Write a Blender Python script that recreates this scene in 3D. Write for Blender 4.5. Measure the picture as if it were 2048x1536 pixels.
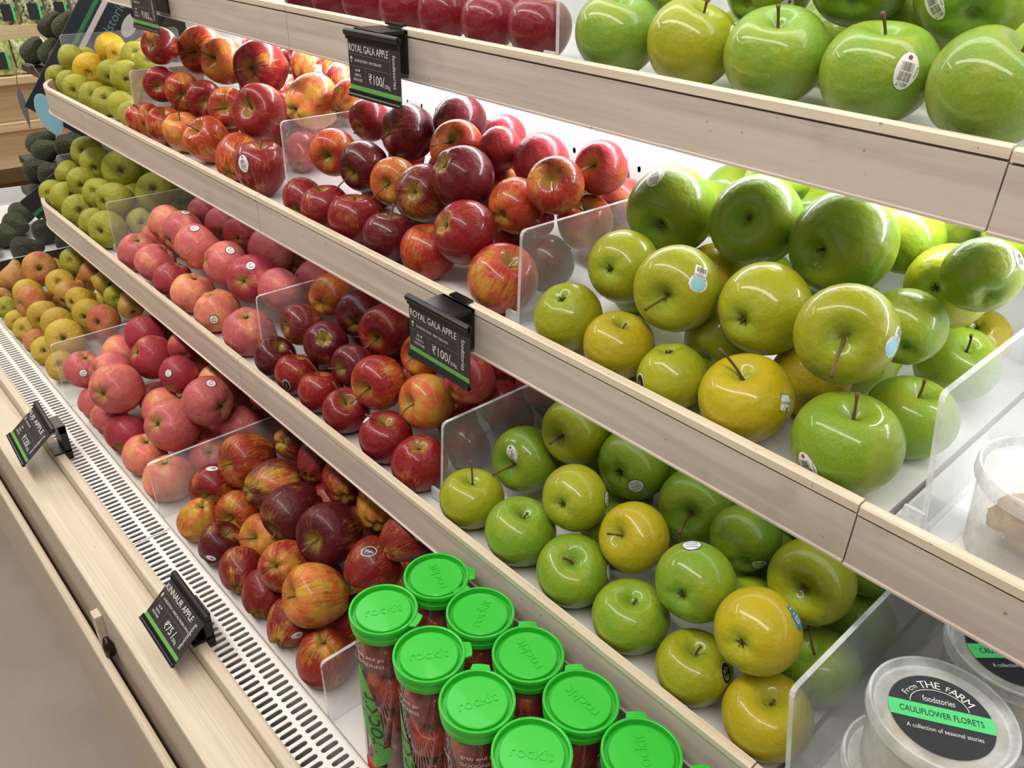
import bpy, math, random
from mathutils import Vector, Matrix, Quaternion

for _o in list(bpy.data.objects):
    bpy.data.objects.remove(_o)
SC = bpy.context.scene
COL = SC.collection

# ------------------------------------------------------------------ camera
CAM_R = Vector((0.6745044, 0.7377931, 0.0265549))
CAM_U = Vector((-0.3886245, 0.3242460, 0.8624590))
CAM_F = Vector((-0.6277060, 0.5920523, -0.5054298))
cam = bpy.data.cameras.new('camera')
cam.sensor_fit = 'HORIZONTAL'
cam.sensor_width = 36.0
cam.lens = 1637.988 * 36.0 / 2048.0
cam.clip_start = 0.02
cam_o = bpy.data.objects.new('camera', cam)
COL.objects.link(cam_o)
_m = Matrix((CAM_R, CAM_U, -CAM_F)).transposed().to_4x4()
_m.translation = Vector((0, 0, 1.5))
cam_o.matrix_world = _m
SC.camera = cam_o

# ------------------------------------------------------------------ world, light, exposure
SC.view_settings.view_transform = 'Standard'
SC.view_settings.look = 'None'
SC.view_settings.gamma = 1.0
SC.view_settings.use_curve_mapping = False
SC.view_settings.exposure = 0.1
world = bpy.data.worlds.new('world')
SC.world = world
world.use_nodes = True
world.node_tree.nodes['Background'].inputs[0].default_value = (1.0, 0.97, 0.93, 1)
world.node_tree.nodes['Background'].inputs[1].default_value = 0.07


def area(name, loc, rot, sx, sy, energy, col):
    l = bpy.data.lights.new(name, 'AREA')
    l.shape = 'RECTANGLE'
    l.size = sx
    l.size_y = sy
    l.energy = energy
    l.color = col
    o = bpy.data.objects.new(name, l)
    o.location = loc
    o.rotation_euler = rot
    COL.objects.link(o)
    return o


# outside the picture: the shop front window behind the shopper (its panes show in the fruit) and the ceiling lamps of the two aisles
area('shop_front_window_offscreen', (-1.2, -3.6, 1.9), (math.radians(80), 0, math.radians(8)), 4.0, 2.2, 14, (1.0, 0.965, 0.92))
area('aisle_ceiling_lamp_offscreen', (-0.9, -0.45, 2.93), (0, 0, 0), 4.4, 0.30, 74, (1.0, 0.96, 0.9))
area('far_aisle_ceiling_lamp_offscreen', (-4.6, 0.4, 2.93), (0, 0, 0), 0.4, 3.2, 80, (1.0, 0.94, 0.84))


# ------------------------------------------------------------------ helpers
def lin(r, g, b):
    def f(c):
        c /= 255.0
        return c / 12.92 if c <= 0.04045 else ((c + 0.055) / 1.055) ** 2.4
    return (f(r), f(g), f(b), 1.0)


class NT:
    """small wrapper to write node trees"""
    def __init__(s, name):
        s.m = bpy.data.materials.new(name)
        s.m.use_nodes = True
        s.t = s.m.node_tree
        s.b = s.t.nodes['Principled BSDF']
        s.out = s.t.nodes['Material Output']

    def n(s, kind, **kw):
        nd = s.t.nodes.new('ShaderNode' + kind)
        for k, v in kw.items():
            setattr(nd, k, v)
        return nd

    def put(s, sock, v):
        if isinstance(v, bpy.types.NodeSocket):
            s.t.links.new(v, sock)
        elif v is not None:
            sock.default_value = v

    def math(s, op, a, b=None, c=None, clamp=False):
        nd = s.n('Math', operation=op, use_clamp=clamp)
        s.put(nd.inputs[0], a)
        s.put(nd.inputs[1], b)
        s.put(nd.inputs[2], c)
        return nd.outputs[0]

    def mix(s, fac, a, b, mode='MIX'):
        nd = s.n('Mix', data_type='RGBA', blend_type=mode)
        s.put(nd.inputs[0], fac)
        s.put(nd.inputs[6], a)
        s.put(nd.inputs[7], b)
        return nd.outputs[2]

    def ramp(s, v, lo, hi):
        nd = s.n('MapRange', interpolation_type='SMOOTHSTEP')
        s.put(nd.inputs[0], v)
        nd.inputs[1].default_value = lo
        nd.inputs[2].default_value = hi
        return nd.outputs[0]

    def noise(s, vec, scale, detail=2.0, rough=0.5):
        nd = s.n('TexNoise')
        s.put(nd.inputs['Vector'], vec)
        nd.inputs['Scale'].default_value = scale
        nd.inputs['Detail'].default_value = detail
        nd.inputs['Roughness'].default_value = rough
        return nd.outputs[0]

    def mapped(s, vec, scale=(1, 1, 1), loc=(0, 0, 0), rot=(0, 0, 0)):
        nd = s.n('Mapping')
        s.put(nd.inputs[0], vec)
        nd.inputs[1].default_value = loc
        nd.inputs[2].default_value = rot
        nd.inputs[3].default_value = scale
        return nd.outputs[0]

    def bump(s, h, strength, dist=0.001):
        nd = s.n('Bump')
        nd.inputs['Strength'].default_value = strength
        nd.inputs['Distance'].default_value = dist
        s.put(nd.inputs['Height'], h)
        s.put(s.b.inputs['Normal'], nd.outputs[0])

    def set(s, **kw):
        al = dict(color='Base Color', rough='Roughness', metal='Metallic', coat='Coat Weight', coat_rough='Coat Roughness',
                  spec='Specular IOR Level', emit='Emission Color', estr='Emission Strength', alpha='Alpha', trans='Transmission Weight',
                  ior='IOR', sss='Subsurface Weight')
        for k, v in kw.items():
            s.put(s.b.inputs[al[k]], v)
        return s.m


def flat(name, rgb, rough=0.5, **kw):
    t = NT(name)
    co = t.n('TexCoord').outputs['Object']
    nz = t.noise(co, 60.0, 2.0)
    c = lin(*rgb)
    d = tuple(x * 0.93 for x in c[:3]) + (1,)
    return t.set(color=t.mix(nz, d, c), rough=rough, **kw)


def wood(name, light, dark, scale=(1.2, 26, 26), rough=0.5, stain=0.25, coat=0.0):
    t = NT(name)
    co = t.n('TexCoord').outputs['Object']
    g = t.noise(t.mapped(co, scale), 3.0, 6.0, 0.6)
    g2 = t.noise(t.mapped(co, tuple(v * 5 for v in scale)), 4.0, 4.0, 0.6)
    c = t.mix(t.ramp(g, 0.35, 0.7), lin(*light), lin(*dark))
    c = t.mix(t.math('MULTIPLY', t.ramp(g2, 0.5, 0.8), 0.35), c, lin(*dark))
    st = t.ramp(t.noise(co, 9.0, 5.0, 0.65), 0.55, 0.8)
    c = t.mix(t.math('MULTIPLY', st, stain), c, tuple(v * 0.55 for v in lin(*dark)[:3]) + (1,))
    sp = t.ramp(t.noise(t.mapped(co, (1, 1, 1), (3, 7, 1)), 140.0, 2.0, 0.5), 0.74, 0.78)
    c = t.mix(t.math('MULTIPLY', sp, 0.6), c, lin(95, 75, 60))
    t.bump(g2, 0.12, 0.0006)
    return t.set(color=c, rough=rough, coat=coat, coat_rough=0.15)


def clear(name, tint=(0.96, 0.97, 0.98), haze=0.12, gloss=1.0, hazecol=(0.85, 0.87, 0.9), rough=0.04, scratch=0.0):
    """clear sheet plastic: straight-through light, fresnel gloss and a milky diffuse veil (frosting, painted-in reflection haze)"""
    t = NT(name)
    tr = t.n('BsdfTransparent')
    tr.inputs[0].default_value = tint + (1,)
    gl = t.n('BsdfGlossy')
    gl.inputs['Roughness'].default_value = rough
    df = t.n('BsdfDiffuse')
    df.inputs[0].default_value = hazecol + (1,)
    co = t.n('TexCoord').outputs['Object']
    hz = t.ramp(t.noise(co, 16.0, 5.0, 0.62), 0.25, 0.8)
    hf = t.math('MULTIPLY_ADD', hz, haze, haze * 0.5)
    if scratch:
        s1 = t.ramp(t.noise(t.mapped(co, (18, 260, 40), rot=(0.7, 0.2, 0.4)), 1.0, 3.0), 0.60, 0.70)
        hf = t.math('MULTIPLY_ADD', s1, scratch, hf)
    m1 = t.n('MixShader')
    t.put(m1.inputs[0], hf)
    t.put(m1.inputs[1], tr.outputs[0])
    t.put(m1.inputs[2], df.outputs[0])
    lw = t.n('LayerWeight')
    lw.inputs[0].default_value = 0.5
    fr = t.math('MULTIPLY_ADD', t.math('POWER', lw.outputs['Facing'], 4.0), 0.55, 0.025)
    m2 = t.n('MixShader')
    t.put(m2.inputs[0], t.math('MULTIPLY', fr, gloss, clamp=True))
    t.put(m2.inputs[1], m1.outputs[0])
    t.put(m2.inputs[2], gl.outputs[0])
    t.t.links.new(m2.outputs[0], t.out.inputs[0])
    return t.m


M = {}
M['rail'] = wood('rail_laminate', (206, 192, 180), (184, 169, 158), (0.9, 30, 22), 0.42, 0.42, 0.25)
M['ledge'] = wood('rail_ledge_wood', (222, 206, 184), (202, 185, 162), (0.9, 50, 40), 0.45, 0.15)
M['oak'] = wood('pale_oak_laminate', (210, 196, 176), (196, 180, 158), (1.6, 120, 120), 0.5, 0.08)
M['beech'] = wood('far_beech_laminate', (226, 206, 170), (206, 184, 146), (30, 0.8, 30), 0.5, 0.05)
M['duct'] = flat('zinc_duct', (112, 112, 114), 0.5)
M['white'] = flat('white_enamel', (232, 232, 232), 0.32)
M['tray'] = flat('white_tray', (222, 219, 214), 0.30, coat=0.2, coat_rough=0.2)
M['grille'] = flat('white_grille', (236, 232, 228), 0.4)
M['black'] = flat('black_plastic', (18, 18, 19), 0.35)
M['card'] = flat('charcoal_card', (50, 46, 48), 0.5)
M['cardgreen'] = flat('card_green_band', (104, 172, 84), 0.5)
M['print'] = flat('white_print', (226, 222, 216), 0.6)
M['printgrey'] = flat('grey_print', (138, 134, 134), 0.6)
M['pin'] = flat('pale_green_print', (176, 205, 150), 0.6)
M['acrylic'] = clear('clear_acrylic', haze=0.11, scratch=0.05)  # whitish diffuse veil paints the milky reflection haze into the sheet, besides the scratches
M['acrylic_dull'] = clear('hazy_acrylic', haze=0.55, hazecol=(0.66, 0.6, 0.52), gloss=0.7)
M['acrylic_dark'] = clear('smoked_acrylic', tint=(0.10, 0.10, 0.11), haze=0.10, hazecol=(0.3, 0.28, 0.27))
M['acrylic_edge'] = clear('acrylic_edge_painted_bright', tint=(0.9, 0.92, 0.94), haze=0.55, hazecol=(0.93, 0.94, 0.96))  # whiter diffuse puts the bright look of the lit edges into the colour
M['tube'] = clear('clear_tube_plastic', tint=(0.80, 0.70, 0.67), haze=0.03, gloss=1.2, rough=0.05)
M['tub'] = clear('frosted_tub_plastic', haze=0.42, hazecol=(0.84, 0.83, 0.78), rough=0.18)
M['tubrim'] = clear('frosted_rim_plastic', haze=0.5, hazecol=(0.86, 0.88, 0.88), rough=0.2)
M['lid'] = flat('bright_green_lid', (44, 184, 46), 0.36, coat=0.12)
M['leafprint'] = flat('green_leaf_print', (70, 160, 50), 0.4)
M['redprint'] = flat('red_print', (200, 60, 45), 0.4)
M['labelblack'] = flat('label_charcoal', (40, 42, 46), 0.55)
M['labelgreen'] = flat('label_green', (84, 210, 124), 0.55)
M['labelink'] = flat('label_dark_ink', (28, 48, 36), 0.6)
M['sky_blue'] = flat('pale_blue_card', (150, 205, 232), 0.5)
M['stem'] = flat('woody_stem', (104, 76, 46), 0.75)
M['stem_pale'] = flat('pale_stem', (196, 178, 160), 0.75)
M['calyx'] = flat('dry_calyx', (64, 50, 30), 0.9)
M['st_white'] = flat('sticker_white', (232, 230, 226), 0.4)
M['st_black'] = flat('sticker_black', (26, 24, 26), 0.4)
M['st_blue'] = flat('sticker_blue_ink', (52, 72, 128), 0.4)
M['st_sky'] = flat('sticker_sky', (150, 205, 222), 0.4)
M['st_teal'] = flat('sticker_teal', (60, 132, 158), 0.4)
M['st_green'] = flat('sticker_green_ink', (60, 138, 56), 0.4)
M['st_red'] = flat('sticker_red_ink', (160, 44, 56), 0.4)
M['st_gold'] = flat('sticker_gold', (206, 190, 130), 0.4)
M['st_purple'] = flat('sticker_purple', (120, 50, 96), 0.4)


# LED tubes of the case: under the top shelf and the second shelf, and in the canopy
def led_mat(name, col, strength):
    t = NT(name)
    t.set(color=(0.9, 0.9, 0.9, 1), emit=col, estr=strength)
    return t.m


M['led1'] = led_mat('bright_led_glow', (0.93, 0.95, 1.0, 1), 27.0)
M['led2'] = led_mat('soft_led_glow', (0.93, 0.97, 1.0, 1), 2.6)
M['led0'] = led_mat('canopy_led_glow', (0.95, 0.98, 1.0, 1), 6.0)


class MB:
    """mesh builder"""
    def __init__(s):
        s.v = []
        s.f = []
        s.mi = []
        s.mats = []

    def slot(s, m):
        if m not in s.mats:
            s.mats.append(m)
        return s.mats.index(m)

    def add(s, vs, fs, m=None):
        k = len(s.v)
        s.v += [tuple(v) for v in vs]
        i = s.slot(m) if m else 0
        for f in fs:
            s.f.append(tuple(k + q for q in f))
            s.mi.append(i)

    def box(s, x0, x1, y0, y1, z0, z1, m=None):
        vs = [(x, y, z) for x in (x0, x1) for y in (y0, y1) for z in (z0, z1)]
        s.add(vs, [(0, 1, 3, 2), (4, 6, 7, 5), (0, 4, 5, 1), (2, 3, 7, 6), (0, 2, 6, 4), (1, 5, 7, 3)], m)

    def sweep(s, path, prof, m=None, cap=True):
        """profile (outward, z) swept along a plan path of (x, y, nx, ny)"""
        n = len(prof)
        vs = []
        for (x, y, nx, ny) in path:
            for (o, z) in prof:
                vs.append((x + nx * o, y + ny * o, z))
        fs = []
        for i in range(len(path) - 1):
            for j in range(n):
                a, b = i * n + j, i * n + (j + 1) % n
                fs.append((a, b, b + n, a + n))
        if cap:
            fs.append(tuple(range(n))[::-1])
            k = (len(path) - 1) * n
            fs.append(tuple(k + q for q in range(n)))
        s.add(vs, fs, m)

    def lathe(s, prof, seg=32, c=(0, 0, 0), m=None, close=False):
        """prof: (r, z) list"""
        vs = []
        for (r, z) in prof:
            for k in range(seg):
                a = 2 * math.pi * k / seg
                vs.append((c[0] + r * math.cos(a), c[1] + r * math.sin(a), c[2] + z))
        fs = []
        for i in range(len(prof) - 1):
            for k in range(seg):
                k2 = (k + 1) % seg
                fs.append((i * seg + k, i * seg + k2, (i + 1) * seg + k2, (i + 1) * seg + k))
        s.add(vs, fs, m)

    def tube(s, pts, radii, seg=8, m=None):
        vs = []
        fs = []
        pts = [Vector(p) for p in pts]
        prev = None
        for i, p in enumerate(pts):
            d = (pts[min(i + 1, len(pts) - 1)] - pts[max(i - 1, 0)]).normalized()
            up = prev or (Vector((1, 0, 0)) if abs(d.x) < 0.8 else Vector((0, 1, 0)))
            a = (up - d * up.dot(d)).normalized()
            prev = a
            b = d.cross(a)
            r = radii[i] if isinstance(radii, (list, tuple)) else radii
            for k in range(seg):
                t = 2 * math.pi * k / seg
                vs.append(p + a * (r * math.cos(t)) + b * (r * math.sin(t)))
        for i in range(len(pts) - 1):
            for k in range(seg):
                k2 = (k + 1) % seg
                fs.append((i * seg + k, i * seg + k2, (i + 1) * seg + k2, (i + 1) * seg + k))
        fs.append(tuple(range(seg))[::-1])
        fs.append(tuple((len(pts) - 1) * seg + q for q in range(seg)))
        s.add(vs, fs, m)

    def mesh(s, name, mat=None, smooth=False):
        me = bpy.data.meshes.new(name)
        me.from_pydata(s.v, [], s.f)
        if s.mats:
            for q in s.mats:
                me.materials.append(M[q])
            me.polygons.foreach_set('material_index', s.mi)
        elif mat:
            me.materials.append(M[mat] if isinstance(mat, str) else mat)
        if smooth:
            me.polygons.foreach_set('use_smooth', [True] * len(me.polygons))
        if smooth == 'auto':
            me.set_sharp_from_angle(angle=math.radians(28))
        me.update()
        return me

    def obj(s, name, mat=None, parent=None, smooth=False, bevel=0.0):
        o = bpy.data.objects.new(name, s.mesh(name, mat, smooth))
        COL.objects.link(o)
        o.parent = parent
        if bevel:
            b = o.modifiers.new('bevel', 'BEVEL')
            b.width = bevel
            b.segments = 2
            b.limit_method = 'ANGLE'
        return o


def put(name, me, parent=None):
    o = bpy.data.objects.new(name, me)
    COL.objects.link(o)
    o.parent = parent
    return o


def tag(o, label=None, cat=None, group=None, kind=None):
    if label:
        o['label'] = label
    if cat:
        o['category'] = cat
    if group:
        o['group'] = group
    if kind:
        o['kind'] = kind
    return o


def empty(name, loc=(0, 0, 0), rz=0.0):
    o = bpy.data.objects.new(name, None)
    o.location = loc
    o.rotation_euler = (0, 0, rz)
    o.empty_display_size = 0.02
    COL.objects.link(o)
    return o


def bx(name, x0, x1, y0, y1, z0, z1, mat, parent=None, bevel=0.0):
    b = MB()
    b.box(x0, x1, y0, y1, z0, z1)
    return b.obj(name, mat, parent, bevel=bevel)


# flat lettering: outline text turned into mesh triangles, cached
_TXT = {}


def text2d(s, size=1.0, squeeze=1.0, align='CENTER'):
    key = s
    if key not in _TXT:
        cu = bpy.data.curves.new('t', 'FONT')
        cu.body = s
        cu.size = 1.0
        cu.resolution_u = 3
        ob = bpy.data.objects.new('t', cu)
        COL.objects.link(ob)
        me = bpy.data.meshes.new_from_object(ob)
        vs = [(v.co.x, v.co.y) for v in me.vertices]
        fs = [tuple(p.vertices) for p in me.polygons]
        bpy.data.objects.remove(ob)
        bpy.data.meshes.remove(me)
        bpy.data.curves.remove(cu)
        _TXT[key] = (vs, fs)
    vs, fs = _TXT[key]
    if not vs:
        return [], []
    x0 = min(v[0] for v in vs)
    x1 = max(v[0] for v in vs)
    off = (x0 + x1) / 2 if align == 'CENTER' else (x0 if align == 'LEFT' else x1)
    return [((v[0] - off) * size * squeeze, (v[1] - 0.35) * size) for v in vs], fs


def rect2(x, y, w, h):
    return [(x - w / 2, y - h / 2), (x + w / 2, y - h / 2), (x + w / 2, y + h / 2), (x - w / 2, y + h / 2)], [(0, 1, 2, 3)]


def rot2(vs, a, dx=0.0, dy=0.0):
    c, s = math.cos(a), math.sin(a)
    return [(x * c - y * s + dx, x * s + y * c + dy) for x, y in vs]

# ------------------------------------------------------------------ the room
def floor_mat():
    t = NT('grey_stone_floor')
    co = t.n('TexCoord').outputs['Object']
    a = t.noise(co, 2.2, 5.0, 0.6)
    b = t.noise(co, 160.0, 2.0, 0.5)
    c = t.mix(t.ramp(a, 0.3, 0.7), lin(160, 147, 134), lin(142, 132, 122))
    c = t.mix(t.math('MULTIPLY', b, 0.35), c, lin(120, 108, 98))
    return t.set(color=c, rough=0.55)


def tan_floor_mat():
    t = NT('tan_timber_floor')
    co = t.n('TexCoord').outputs['Object']
    a = t.noise(t.mapped(co, (2, 14, 1)), 2.0, 5.0, 0.6)
    c = t.mix(a, lin(176, 146, 112), lin(150, 120, 90))
    return t.set(color=c, rough=0.45)


M['floor'] = floor_mat()
M['floor2'] = tan_floor_mat()
M['wallpaint'] = flat('warm_white_paint', (226, 220, 210), 0.8)
b = MB()
b.box(-3.4, 4.0, -5.0, 4.0, -0.06, 0.0)
tag(b.obj('floor', 'floor'), 'grey stone floor of the shop aisle beside the display case', 'floor', kind='structure')
b = MB()
b.box(-9.0, -3.4, -5.0, 4.0, -0.06, 0.0)
tag(b.obj('floor', 'floor2'), 'tan timber floor in front of the far chilled case', 'floor', kind='structure')
b = MB()
b.box(-9.0, 4.0, -5.0, 4.0, 3.0, 3.06)
tag(b.obj('ceiling', 'wallpaint'), 'warm white painted ceiling of the shop', 'ceiling', kind='structure')
b = MB()
b.box(-9.06, -9.0, -5.0, 4.0, 0, 3.0)
tag(b.obj('wall_left', 'wallpaint'), 'warm white painted wall behind the far chilled case', 'wall', kind='structure')
b = MB()
b.box(-9.0, 4.0, 4.0, 4.06, 0, 3.0)
tag(b.obj('wall_back', 'wallpaint'), 'warm white painted wall behind the fruit display case', 'wall', kind='structure')

# ------------------------------------------------------------------ the refrigerated fruit case
YS = {1: 0.5991, 2: 0.5207, 3: 0.4551}
ZS = {1: 1.3749, 2: 1.1256, 3: 0.8773}
SURF = {1: 1.357, 2: 1.0956, 3: 0.8473, 4: 0.600}
HR = 0.0575
YB = 0.92
XJ = (-1.1041, -0.1714)
XEND = 0.80
case = tag(empty('display_case', (0, 0, 0)), 'white refrigerated fruit display case with pale wood price rails and ledge', 'display case')


def arc_path(ys, x_end, full=True):
    """left end of a shelf: straight run, then a rounded corner turning back"""
    r = 0.17
    cx, cy = -2.06, ys + r
    pts = [(x_end, ys, 0, -1)]
    for k in range(0, 11):
        a = math.radians(90.0 * k / 10)
        pts.append((cx - r * math.sin(a), cy - r * math.cos(a), -math.sin(a), -math.cos(a)))
    pts.append((cx - r, YB, -1, 0))
    return pts


PROF_LEDGE = [(-0.006, 0.0), (0.0015, 0.0), (0.003, -0.0015), (0.003, -0.0085), (-0.006, -0.0085)]
PROF_GASK = [(-0.006, -0.0085), (-0.0035, -0.0085), (-0.0035, -0.0105), (-0.006, -0.0105)]
PROF_FACE = [(-0.006, -0.0105), (0.0022, -0.0105), (0.0022, -HR + 0.0025), (0.0040, -HR + 0.0018), (0.0040, -HR), (-0.006, -HR)]
for lv in (1, 2, 3):
    ys, zt = YS[lv], ZS[lv]
    segs = [arc_path(ys, XJ[0] - 0.0006), [(XJ[0] + 0.0006, ys, 0, -1), (XJ[1] - 0.0006, ys, 0, -1)], [(XJ[1] + 0.0006, ys, 0, -1), (XEND, ys, 0, -1)]]
    if lv == 1:
        segs[0] = [(-2.23, ys, 0, -1), (XJ[0] - 0.0006, ys, 0, -1)]
    for si, path in enumerate(segs):
        dz = -0.0012 if si == 2 else 0.0
        if lv != 1 and si == 0:
            path = path[::-1]
        q = MB()
        q.sweep(path, [(o, z + zt + dz) for o, z in PROF_FACE])
        rail = q.obj('price_rail', 'rail', case)
        rail['label'] = 'pale wood price rail under clear plastic'
        q = MB()
        q.sweep(path, [(o, z + zt + dz) for o, z in PROF_LEDGE])
        q.obj('rail_ledge', 'ledge', rail)
        q = MB()
        q.sweep(path, [(o, z + zt + dz) for o, z in PROF_GASK])
        q.obj('rail_gasket', 'rail', rail)
    # shelf trays, one for each module
    xs = [(-2.225, XJ[0] - 0.0015), (XJ[0] + 0.0015, XJ[1] + 0.006), (XJ[1] + 0.011, XEND)]
    for si, (x0, x1) in enumerate(xs):
        q = MB()
        z1, z0 = SURF[lv], SURF[lv] - 0.02
        if si == 0 and lv != 1:
            pts = [(x1, YB - 0.001), (x1, ys + 0.006)]
            r = 0.164
            for k in range(0, 11):
                a = math.radians(90.0 * k / 10)
                pts.append((-2.06 - r * math.sin(a), ys + 0.17 - r * math.cos(a)))
            pts.append((-2.224, YB - 0.001))
            n = len(pts)
            q.add([(x, y, z1) for x, y in pts] + [(x, y, z0) for x, y in pts],
                  [tuple(range(n))[::-1], tuple(range(n, 2 * n))] + [(i, (i + 1) % n, n + (i + 1) % n, n + i) for i in range(n)])
        else:
            q.box(x0, x1, ys + 0.006, YB - 0.001, z0, z1)
        q.obj('shelf_tray', 'tray', case)
    # LED tube with its white holder, up under the shelf (the photograph shows their glow on the wall and the fruit)
    for (x0, x1) in ((-2.0, 0.75),):
        q = MB()
        yl = 0.735 if lv == 1 else ys + 0.045
        q.box(x0, x1, yl, yl + 0.04, SURF[lv] - 0.028, SURF[lv] - 0.0205)
        hold = q.obj('led_holder', 'white', case)
        if lv < 3:
            q = MB()
            q.box(x0 + 0.01, x1 - 0.01, yl + 0.007, yl + 0.033, SURF[lv] - 0.0335, SURF[lv] - 0.028)
            q.obj('led_tube', 'led%d' % lv, hold)

# canopy tube over the top shelf, above the picture
q = MB()
q.box(-2.0, 0.75, 0.66, 0.76, 1.70, 1.715)
hold = q.obj('led_holder', 'white', case)
q = MB()
q.box(-1.99, 0.74, 0.665, 0.755, 1.69, 1.70)
q.obj('canopy_led_offscreen', 'led0', hold)
bx('canopy', -2.23, XEND, 0.60, YB + 0.05, 1.715, 1.80, 'white', case)
bx('back_panel', -2.23, XEND, YB + 0.035, YB + 0.05, 0.10, 1.715, 'white', case)
bx('end_panel', XEND, XEND + 0.03, 0.16, YB + 0.05, 0.10, 1.80, 'white', case)
bx('deck_pan', -3.05, XEND, 0.308, YB - 0.001, 0.575, 0.600, 'tray', case)
# perforated sheet in front of the back panel: a row of peg holes above each shelf, opening on the empty cavity behind
def perforated_sheet(x0, x1, z0, z1, rows):
    q = MB()
    pitch = 0.0425
    xa0 = math.ceil((x0 + 0.004 + pitch / 2) / pitch) * pitch - 0.004 - pitch / 2
    n = int((x1 - xa0) / pitch)

    def quad(xa, xb, za, zb):
        q.add([(xa, YB, za), (xb, YB, za), (xb, YB, zb), (xa, YB, zb)], [(0, 1, 2, 3)])
    zc = z0
    for zz in rows:
        quad(x0, x1, zc, zz - 0.01)
        quad(x0, xa0, zz - 0.01, zz + 0.01)
        quad(xa0 + n * pitch, x1, zz - 0.01, zz + 0.01)
        for k in range(n):
            xa, xb = xa0 + k * pitch, xa0 + (k + 1) * pitch
            xm = (xa + xb) / 2
            ring = [(xm + 0.0036 * math.cos(t * math.pi / 4), zz + 0.0048 * math.sin(t * math.pi / 4)) for t in range(8)]
            outer = [(xb, zz), (xb, zz + 0.01), (xm, zz + 0.01), (xa, zz + 0.01), (xa, zz), (xa, zz - 0.01), (xm, zz - 0.01), (xb, zz - 0.01)]
            q.add([(x, YB, z) for x, z in outer] + [(x, YB, z) for x, z in ring] + [(x, YB + 0.001, z) for x, z in ring],
                  [(i, (i + 1) % 8, 8 + (i + 1) % 8, 8 + i) for i in range(8)] + [(8 + i, 8 + (i + 1) % 8, 16 + (i + 1) % 8, 16 + i) for i in range(8)])
        zc = zz + 0.01
    quad(x0, x1, zc, z1)
    for (xa, xb, za, zb) in ((x0, x0, z0, z1), (x1, x1, z0, z1), (x0, x1, z0, z0), (x0, x1, z1, z1)):
        q.add([(xa, YB, za), (xb, YB, zb), (xb, YB + 0.035, zb), (xa, YB + 0.035, za)], [(0, 1, 2, 3)])
    return q


perforated_sheet(-2.23, XEND, 0.10, 1.715, (0.932, 1.180, 1.55)).obj('perforated_sheet', 'white', case)
# slotted uprights on the sheet between modules
for x in (XJ[0], XJ[1]):
    q = MB()
    y0, y1 = YB - 0.014, YB - 0.0125
    q.box(x - 0.013, x - 0.003, y0, y1, 0.605, 1.713)
    q.box(x + 0.003, x + 0.013, y0, y1, 0.605, 1.713)
    q.box(x - 0.013, x - 0.0115, y1, YB - 0.0002, 0.605, 1.713)
    q.box(x + 0.0115, x + 0.013, y1, YB - 0.0002, 0.605, 1.713)
    zc = 0.605
    for k in range(20):
        q.box(x - 0.003, x + 0.003, y0, y1, zc, 0.66 + k * 0.05)
        zc = 0.685 + k * 0.05
    q.box(x - 0.003, x + 0.003, y0, y1, zc, 1.713)
    q.obj('upright', 'white', case)

# ---- slotted air grille along the front of the deck
def grille_panel(x0, x1):
    """two rows of rounded slots cut through a thin plate"""
    q = MB()
    pitch = 0.0120
    n = int(round((x1 - x0) / pitch))
    pitch = (x1 - x0) / n
    z1, z0 = 0.6215, 0.6185
    ya, yb, yc, yd, ye, yf = 0.2365, 0.2398, 0.2630, 0.2680, 0.2912, 0.2955
    hw = 0.0035
    for k in range(n):
        xa = x0 + k * pitch
        xb = xa + pitch
        xc = (xa + xb) / 2
        # plain strips
        for (p, r) in ((ya, yb - 0.0008), (yc + 0.0008, yd - 0.0008), (ye + 0.0008, yf)):
            q.add([(xa, p, z1), (xb, p, z1), (xb, r, z1), (xa, r, z1)], [(0, 1, 2, 3)])
        for (p, r) in ((yb, yc), (yd, ye)):
            lo, hi = p - 0.0008, r + 0.0008
            ring = []
            for t in range(5):
                a = math.pi + math.pi * t / 4
                ring.append((xc + hw * math.cos(a), p + hw + hw * math.sin(a)))
            for t in range(5):
                a = math.pi * t / 4
                ring.append((xc + hw * math.cos(a), r - hw + hw * math.sin(a)))
            outer = [(xa, p + hw), (xa, lo), (xc, lo), (xb, lo), (xb, p + hw), (xb, r - hw), (xb, hi), (xc, hi), (xa, hi), (xa, r - hw)]
            m = len(ring)
            q.add([(x, y, z1) for x, y in outer] + [(x, y, z1) for x, y in ring] + [(x, y, z0 + 0.001) for x, y in ring],
                  [(i, (i + 1) % m, m + (i + 1) % m, m + i) for i in range(m)] + [(m + i, m + (i + 1) % m, 2 * m + (i + 1) % m, 2 * m + i) for i in range(m)])
    # rounded inner lip and outer flange
    q.sweep([(x0, yf, 0, -1), (x1, yf, 0, -1)], [(0.0, z1), (-0.003, z1 - 0.0006), (-0.0055, z1 - 0.003), (-0.0062, z1 - 0.007), (-0.0062, 0.6005), (-0.0045, 0.6005), (0.0, z1 - 0.004)])
    return q


gx = [-2.98, -2.037, XJ[0], XJ[1], XEND]
for i in range(4):
    g = grille_panel(gx[i] + 0.0008, gx[i + 1] - 0.0008).obj('air_grille', 'grille', case)
    g['label'] = 'white air grille with two rows of slots'
bx('grille_duct', -2.98, XEND, 0.232, 0.314, 0.02, 0.04, 'duct', case)
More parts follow.
